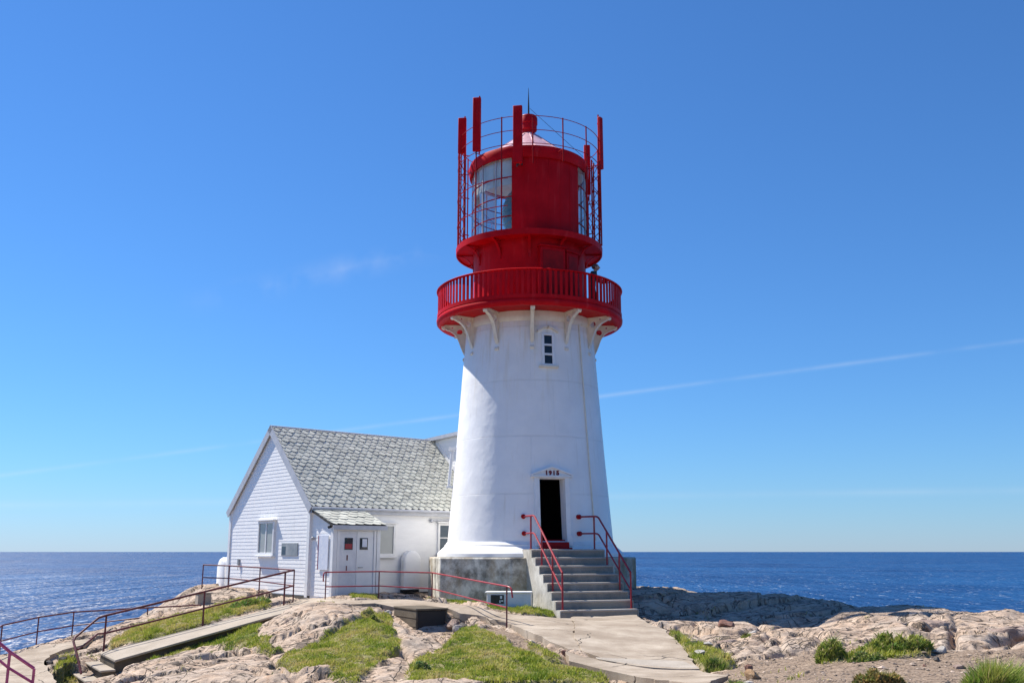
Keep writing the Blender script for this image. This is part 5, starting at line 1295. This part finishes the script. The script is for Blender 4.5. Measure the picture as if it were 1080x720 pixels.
# ------------------------------------------------------------------ vegetation
def veg_mat(name):
    m, nt, b = newmat(name); a = nd(nt, 'ShaderNodeVertexColor', layer_name='tint'); nt.links.new(a.outputs[0], b.inputs['Base Color'])
    b.inputs['Roughness'].default_value = .55; b.inputs['Specular IOR Level'].default_value = .3
    tr = nd(nt, 'ShaderNodeBsdfTranslucent'); nt.links.new(a.outputs[0], tr.inputs[0])
    mx = nd(nt, 'ShaderNodeMixShader'); mx.inputs[0].default_value = .35
    out = [n for n in nt.nodes if n.type == 'OUTPUT_MATERIAL'][0]
    nt.links.new(b.outputs[0], mx.inputs[1]); nt.links.new(tr.outputs[0], mx.inputs[2]); nt.links.new(mx.outputs[0], out.inputs[0]); return m
M_veg = veg_mat('grass_blades')
def blades(name, bx, by, bz, h, w, lean, cols, base_off=None):
    n = len(bx); az = rng.uniform(0, 2*np.pi, n); la = rng.uniform(0, 2*np.pi, n)
    dx, dy = np.cos(az)*w/2, np.sin(az)*w/2; lx, ly = np.cos(la)*lean*h, np.sin(la)*lean*h
    if base_off is not None: lx, ly = lx+base_off[0], ly+base_off[1]
    v0 = np.stack([bx-dx, by-dy, bz], -1); v1 = np.stack([bx+dx, by+dy, bz], -1)
    v2 = np.stack([bx+dx*.7+lx*.45, by+dy*.7+ly*.45, bz+h*.6], -1); v3 = np.stack([bx+lx, by+ly, bz+h], -1); v4 = np.stack([bx-dx*.7+lx*.45, by-dy*.7+ly*.45, bz+h*.6], -1)
    co = np.stack([v0, v1, v2, v4, v3], 1).reshape(-1, 3); b5 = np.arange(n)*5
    tri = np.stack([b5, b5+1, b5+2, b5, b5+2, b5+3, b5+3, b5+2, b5+4], -1).reshape(-1)
    me = fast_mesh(name, co, tri, 3, True); at = me.color_attributes.new('tint', 'FLOAT_COLOR', 'POINT')
    c = np.concatenate([np.repeat(cols, 5, 0), np.ones((n*5, 1))], 1); at.data.foreach_set('color', c.astype(np.float32).ravel()); me.materials.append(M_veg)
    o = bpy.data.objects.new(name, me); COL.objects.link(o); return o
def gcol(n, x, y, dry):
    t = np.clip(.5+.55*fbm(x*1.3, y*1.3, 101, 3)+rng.normal(0, .18, n)+dry, 0, 1)[:, None]
    g = np.array([.13, .21, .02]); yl = np.array([.36, .38, .055]); st = np.array([.52, .42, .18])
    c = np.where(t < .6, g+(yl-g)*t/.6, yl+(st-yl)*(t-.6)/.4); return c*rng.uniform(.82, 1.4, (n, 1))
BX, BY, BH, BC = [], [], [], []
dens = [2600, 2600, 2200, 1700, 2600, 1900, 1900, 2000, 1800, 1800, 1900, 1600]; hts = [.038, .038, .05, .055, .045, .06, .08, .04, .045, .05, .05, .05]; dry = [.08, .06, -.1, .15, -.15, -.02, .1, .05, 0, -.1, 0, -.05]
for p, dn, ht, dy_ in zip(GRASSW, dens, hts, dry):
    lo, hi = p.min(0)-.1, p.max(0)+.1; A = (hi-lo).prod(); n = int(A*dn)
    x = rng.uniform(lo[0], hi[0], n); y = rng.uniform(lo[1], hi[1], n)
    s = sdf(p, x, y)+.10*vnoise(x*2.2, y*2.2, 3)+.06*vnoise(x*6, y*6, 4)
    cl = vnoise(x*3.5, y*3.5, 111)+.6*vnoise(x*9, y*9, 113)
    k = (s < rng.uniform(-.04, .05, n)) & (cl+.7*vnoise(x*.9, y*.9, 117) > rng.uniform(-1.0, .05, n)); x, y, cl = x[k], y[k], cl[k]; n = len(x)
    BX.append(x); BY.append(y); tall = 1+.9*sstep(.25, .55, vnoise(x*1.2, y*1.2, 119)); BH.append(ht*tall*np.clip(1+.8*cl, .3, 2.4)*rng.uniform(.6, 1.5, n)); BC.append(gcol(n, x, y, dy_))
# stray tufts in rock crevices
n = 60000; x = rng.uniform(-13, 13, n); y = rng.uniform(15, 31, n)
wxs = x+.28*fbm(x*.5, y*.5, 21, 4, .55); wys = y+.28*fbm(x*.5+9, y*.5, 23, 4, .55)
f1s, f2s, _, _ = voro((wxs*ca+wys*sa)*.36, (-wxs*sa+wys*ca)*.62, 31)
psx = np.full(n, 9.0)
for p in PATHW.values(): psx = np.minimum(psx, sdf(p, x, y))
k = ((f2s-f1s) < .05) & (vnoise(x*.8, y*.8, 121) > .22) & (psx > .1) & (np.hypot(x-.6, y-34) > 4.2); x, y = x[k], y[k]; n = len(x)
BX.append(x); BY.append(y); BH.append(.06*rng.uniform(.5, 1.6, n)); BC.append(gcol(n, x, y, .1))
BX, BY, BH, BC = np.concatenate(BX), np.concatenate(BY), np.concatenate(BH), np.concatenate(BC)
go = blades('grass', BX, BY, HZv(BX, BY)-.01, BH, rng.uniform(.010, .022, len(BX)), rng.uniform(.2, .9, len(BX)), BC)
props(go, 'short wind-cropped turf growing between the rocks', None, None, 'stuff')
def bush(px, py, wpx, hpx, label, cat, name, green, dry_, nb=2600, spiky=False, depth=.8, top=None):
    gx, gy = G(px, py); w_ = wpx/1043.6*gy/2; h_ = hpx/1043.6*gy; dp = w_*depth
    q = rng.uniform(-1, 1, (nb*3, 2)); q = q[(q**2).sum(1) < 1][:nb]; n = len(q); r2 = (q**2).sum(1)
    x = gx+q[:, 0]*w_; y = gy+dp*.5+q[:, 1]*dp
    nz1 = vnoise(q[:, 0]*2.1+px, q[:, 1]*2.1, 131); nz2 = vnoise(q[:, 0]*5.5+px, q[:, 1]*5.5, 133)
    env = np.sqrt(np.clip(1-r2*.95, .03, 1))*np.clip(.72+.55*nz1+.38*nz2, .12, 1.25)
    zb2 = HZv(x, y)-.02
    t = np.clip(rng.normal(.30, .25, n)+dry_+.75*vnoise(q[:, 0]*1.7+7, q[:, 1]*1.7+px, 137), 0, 1)[:, None]
    g = np.array(green)*2.0; yl = np.array([.36, .38, .08]) if top is None else np.array(top)*1.3; c = (g+(yl-g)*t)*rng.uniform(.65, 1.35, (n, 1))
    dead = rng.random(n) < .10; c[dead] = np.array([.40, .32, .17])*rng.uniform(.7, 1.2, (dead.sum(), 1))
    if spiky:
        h = h_*env*rng.uniform(.35, 1.15, n); o = blades(name, x, y, zb2, h, rng.uniform(.010, .020, n), rng.uniform(.05, .75, n), c, (q[:, 0]*w_*.40*env+.22*h, q[:, 1]*dp*.35*env))
    else:
        z = zb2+h_*env*rng.uniform(.0, 1.0, n)**.6*.86; h = h_*rng.uniform(.10, .24, n); wd = rng.uniform(.022, .05, n)
        sp = rng.random(n) < .30; z[sp] = zb2[sp]+h_*env[sp]*rng.uniform(.2, .75, sp.sum()); h[sp] = h_*env[sp]*rng.uniform(.3, .62, sp.sum()); wd[sp] = rng.uniform(.008, .016, sp.sum()); c[sp] = c[sp]*.5+np.array([.22, .22, .06])*.8
        o = blades(name, x, y, z, h, wd, rng.uniform(.2, 1.3, n), c, (.15*h, 0*h))
    me = o.data; cen = Vector((gx, gy+dp*.5, HZ(gx, gy))); me.transform(Matrix.Translation(-cen)); o.location = cen
    props(o, label, cat); 
    s_ = MB()
    for k_ in range(9):
        a = rng.uniform(0, 6.28); rr = rng.uniform(.1, .75); s_.tube([(cen.x, cen.y, cen.z-.05), (cen.x+math.cos(a)*w_*rr*.5, cen.y+math.sin(a)*dp*rr*.5, cen.z+h_*.3), (cen.x+math.cos(a)*w_*rr, cen.y+math.sin(a)*dp*rr, cen.z+h_*.62)], [.012, .009, .004], 5)
    INV[o.name] = Matrix.Translation(cen).inverted(); s_.build('stem', M_stem, o)
    return o
M_stem = paint('brown_stem', (.08, .055, .03), (.14, .1, .06), .8, 20)
bush(877, 695, 28, 22, 'small upright bush at the left end of the gravel, dark with a pale grassy top', 'bush', 'bush', (.045, .085, .015), .25, 4200)
bush(948, 689, 76, 22, 'wide low bush with a brown tip in front of the pink rocks', 'bush', 'bush', (.065, .115, .018), .3, 8000, depth=.5)
bush(916, 695, 40, 9, 'flat creeping bush at the gravel edge between the two bushes', 'bush', 'bush', (.04, .08, .018), -.05, 2600, depth=.5)
bush(930, 722, 52, 19, 'low bush with rusty brown crown at the bottom edge of the gravel', 'bush', 'bush', (.05, .09, .02), .3, 5500, depth=.6, top=(.28, .17, .06))
bush(1056, 724, 64, 35, 'big clump of tall bright green grass in the bottom right corner', 'grass clump', 'grass_clump', (.105, .175, .03), .25, 7500, spiky=True, depth=.7)
bush(758, 705, 26, 13, 'dark green tuft beside the pale flat stones right of the apron', 'grass clump', 'grass_clump', (.05, .09, .018), .05, 2200, spiky=True)
bush(715, 677, 13, 10, 'small green tuft at the notch in the apron edge', 'grass clump', 'grass_clump', (.07, .12, .022), .1, 900, spiky=True)
bush(774, 724, 24, 12, 'green tuft at the bottom edge beside the path end', 'grass clump', 'grass_clump', (.07, .13, .022), .1, 1600, spiky=True)
bush(399, 657, 22, 9, 'dark turf cushion overhanging a hollow beside the concrete chamber', 'plant', 'turf_cushion', (.05, .085, .025), .05, 1800, depth=.5)
bush(444, 711, 20, 9, 'grey-green leafy plant at the left corner of the lower grass', 'plant', 'leafy_plant', (.055, .10, .04), -.1, 1500)
bush(487, 668, 12, 6, 'bright yellow-green cushion at the top of the lower grass', 'plant', 'turf_cushion', (.13, .19, .03), .1, 900)
bush(62, 712, 30, 12, 'weedy green patch among stones beside the lower steps', 'plant', 'weed_patch', (.05, .08, .03), .1, 2000, depth=.5)
bush(262, 641, 44, 9, 'leafy bright green strip of weeds beside the top of the ramp', 'plant', 'weed_patch', (.06, .13, .025), -.05, 3000, depth=.4)
bush(787, 672, 10, 7, 'tiny grass tuft between the two slabs and the whitish stone', 'grass clump', 'grass_clump', (.09, .13, .03), .15, 500, spiky=True)
bush(240, 683, 70, 6, 'rank green grass fringe under the ramp edge', 'grass clump', 'grass_clump', (.05, .105, .02), -.05, 3500, spiky=True, depth=.35)

# ------------------------------------------------------------------ PERSON on the gallery
def person():
    a = R(53); r_ = RG-.62; base = ang(a, r_)+Vector((0, 0, ZD))
    T = thing('person', 'person in dark clothes leaning on the right side of the red gallery railing', 'person', base)
    Mp = Matrix.Translation(base) @ Matrix.Rotation(math.atan2(rad(a).y, rad(a).x)+R(18), 4, 'Z')   # local +x = facing outward
    J = {'pel': (0,0,.92,.135), 'sp': (.02,0,1.10,.125), 'ch': (.07,0,1.30,.145), 'nk': (.12,0,1.46,.06), 'hd0': (.135,0,1.54,.07), 'hd': (.15,0,1.62,.095), 'hd2': (.145,0,1.69,.075)}
    E = [('pel','sp'),('sp','ch'),('ch','nk'),('nk','hd0'),('hd0','hd'),('hd','hd2')]
    for s, n in ((1,'l'),(-1,'r')):
        J.update({'hip'+n: (0,s*.10,.86,.105), 'kn'+n: (.04+.03*s,s*.11,.49,.068), 'an'+n: (.0+.05*s,s*.115,.09,.045), 'to'+n: (.16+.05*s,s*.13,.035,.036),
                  'sh'+n: (.08,s*.185,1.39,.068), 'el'+n: (.20,s*.25,1.13,.05), 'wr'+n: (.40,s*.10,1.04,.034), 'hn'+n: (.47,s*.05,1.035,.036)})
        E += [('pel','hip'+n),('hip'+n,'kn'+n),('kn'+n,'an'+n),('an'+n,'to'+n),('ch','sh'+n),('sh'+n,'el'+n),('el'+n,'wr'+n),('wr'+n,'hn'+n)]
        for i in range(5):
            J['f%s%d' % (n, i)] = (.53-.02*(i == 4)-.008*abs(i-1.5), s*(.05+.028*(i-1.6)), 1.02, .009); E.append(('hn'+n, 'f%s%d' % (n, i)))
    ks = list(J); me = bpy.data.meshes.new('body')
    inv = INV[T.name]; Mp = Mp @ Matrix.Diagonal((1.1, 1.35, .915, 1)); me.from_pydata([tuple(inv @ Mp @ Vector(J[k][:3])) for k in ks], [(ks.index(p), ks.index(q)) for p, q in E], [])
    o = bpy.data.objects.new('body', me); COL.objects.link(o); o.parent = T
    o.modifiers.new('skin', 'SKIN'); 
    if not me.skin_vertices: return
    for i, k in enumerate(ks):
        d = me.skin_vertices[0].data[i]; d.radius = (J[k][3], J[k][3]); d.use_root = (k == 'pel')
    sb = o.modifiers.new('sub', 'SUBSURF'); sb.levels = 1; sb.render_levels = 2
    m, nt, b = newmat('person_clothes_and_skin'); v = coords(nt); sx = nd(nt, 'ShaderNodeSeparateXYZ'); nt.links.new(v, sx.inputs[0])
    skin = math_(nt, 'GREATER_THAN', sx.outputs[2], 1.47*.915)
    c = mix(nt, skin, (.012, .012, .016), (.45, .25, .18)); nt.links.new(c, b.inputs['Base Color']); b.inputs['Roughness'].default_value = .7
    me.materials.append(m)
    M_hair = paint('brown_hair', (.07, .035, .028), (.13, .07, .05), .6, 30)
    M_skin = paint('skin', (.42, .23, .17), (.5, .3, .22), .5, 20)
    q = MB(); q.sphere((.125, 0, 1.665), .118, 10, Mp, (1.0, .88, .95)); q.build('hair', M_hair, T)
    q = MB(); q.sphere((.175, 0, 1.625), .10, 10, Mp, (.86, .8, 1.1)); q.sphere((.268, 0, 1.615), .02, 6, Mp, (1, .8, 1.4))
    for s in (1, -1): q.sphere((.16, s*.085, 1.62), .03, 6, Mp, (.7, .4, 1.1))
    fc = q.build('face', M_skin, T)
    q = MB()
    for s in (1, -1): q.sphere((.252, s*.034, 1.645), .011, 6, Mp)
    q.sphere((.252, 0, 1.568), .014, 6, Mp, (.5, 1.6, .4)); q.build('eyes_and_mouth', M_black, fc)
person()

# ------------------------------------------------------------------ camera, sun, sky
cam = bpy.data.cameras.new('camera'); co = bpy.data.objects.new('camera', cam); COL.objects.link(co)
cam.sensor_width = 36; cam.lens = FPX/1080*36; cam.clip_start = .1; cam.clip_end = 120000
co.location = (0, 0, 0); co.rotation_euler = (R(90)+PITCH, 0, 0); S.camera = co
EL = R(53); AZ = R(121.5)          # azimuth measured from the camera-facing direction towards the left
sv = Vector((-math.sin(AZ)*math.cos(EL), -math.cos(AZ)*math.cos(EL), math.sin(EL)))
sun = bpy.data.lights.new('sun', 'SUN'); so = bpy.data.objects.new('sun', sun); COL.objects.link(so)
sun.energy = 4.1; sun.angle = R(.5); sun.color = (1, .94, .85); so.rotation_euler = (-sv).to_track_quat('-Z', 'Y').to_euler(); so.location = (-20, 20, 40)
w = bpy.data.worlds.new('World'); S.world = w; w.use_nodes = True; nt = w.node_tree; nt.nodes.clear()
out = nd(nt, 'ShaderNodeOutputWorld'); bg = nd(nt, 'ShaderNodeBackground'); sky = nd(nt, 'ShaderNodeTexSky', sky_type='NISHITA')
sky.sun_disc = False; sky.sun_elevation = EL; sky.sun_rotation = math.atan2(sv.x, sv.y); sky.altitude = 0; sky.air_density = 1.2; sky.dust_density = 0.0; sky.ozone_density = 10.0
hs = nd(nt, 'ShaderNodeVectorMath', operation='MULTIPLY'); hs.inputs[1].default_value = (.73, 1.04, 1.40); nt.links.new(sky.outputs[0], hs.inputs[0])   # camera white balance
sp_ = nd(nt, 'ShaderNodeSeparateColor'); nt.links.new(hs.outputs[0], sp_.inputs[0]); cb_ = nd(nt, 'ShaderNodeCombineColor')
nt.links.new(math_(nt, 'MULTIPLY', sp_.outputs[0], 1.0), cb_.inputs[0])
nt.links.new(math_(nt, 'MULTIPLY_ADD', sp_.outputs[0], -.20, math_(nt, 'MULTIPLY', sp_.outputs[1], 1.11)), cb_.inputs[1]); nt.links.new(math_(nt, 'MULTIPLY_ADD', sp_.outputs[0], .22, math_(nt, 'MULTIPLY', sp_.outputs[2], .96)), cb_.inputs[2])
gen = nd(nt, 'ShaderNodeTexCoord').outputs['Generated']
def band(p1, p2, width, strength, ns, lo, hi, seed):
    """thin ice trail along a great circle through two directions"""
    n_ = p1.normalized().cross(p2.normalized()).normalized()
    dp = nd(nt, 'ShaderNodeVectorMath', operation='DOT_PRODUCT'); dp.inputs[1].default_value = n_; nt.links.new(gen, dp.inputs[0])
    f = math_(nt, 'DIVIDE', math_(nt, 'ABSOLUTE', dp.outputs['Value']), width)
    f = math_(nt, 'SUBTRACT', 1.0, f, clamp=True); f = math_(nt, 'POWER', f, 1.5)
    n2 = noise(nt, gen, ns, 4, .6); r = ramp(nt, n2.outputs[0], [(lo, (0, 0, 0)), (hi, (1, 1, 1))]).outputs[0]
    return math_(nt, 'MULTIPLY', math_(nt, 'MULTIPLY', f, r), strength)
f1_ = band(W(640, 417, 1), W(1080, 359, 1), .0038, .15, 9, .3, .65, 1)
f2_ = band(W(660, 523, 1), W(1080, 517, 1), .006, .10, 6, .3, .6, 2)
f3_ = band(W(250, 310, 1), W(430, 268, 1), .020, .20, 9, .38, .62, 3)
def window(c, cosw):
    dp = nd(nt, 'ShaderNodeVectorMath', operation='DOT_PRODUCT'); dp.inputs[1].default_value = c.normalized(); nt.links.new(gen, dp.inputs[0])
    r = nd(nt, 'ShaderNodeMapRange', interpolation_type='SMOOTHSTEP'); r.inputs[1].default_value = cosw; r.inputs[2].default_value = 1.0; nt.links.new(dp.outputs['Value'], r.inputs[0]); return r.outputs[0]
f3_ = math_(nt, 'MULTIPLY', f3_, window(W(345, 288, 1), .988))
ff = math_(nt, 'MAXIMUM', f1_, math_(nt, 'MAXIMUM', f2_, f3_))
cc_ = mix(nt, ff, cb_.outputs[0], (9.0, 9.3, 9.8))
nt.links.new(cc_, bg.inputs[0]); bg.inputs['Strength'].default_value = .05; nt.links.new(bg.outputs[0], out.inputs[0])
S.view_settings.view_transform = 'Standard'; S.view_settings.look = 'None'; S.view_settings.exposure = 1.0; S.view_settings.gamma = 1
S.cycles.max_bounces = 8; S.cycles.transparent_max_bounces = 16
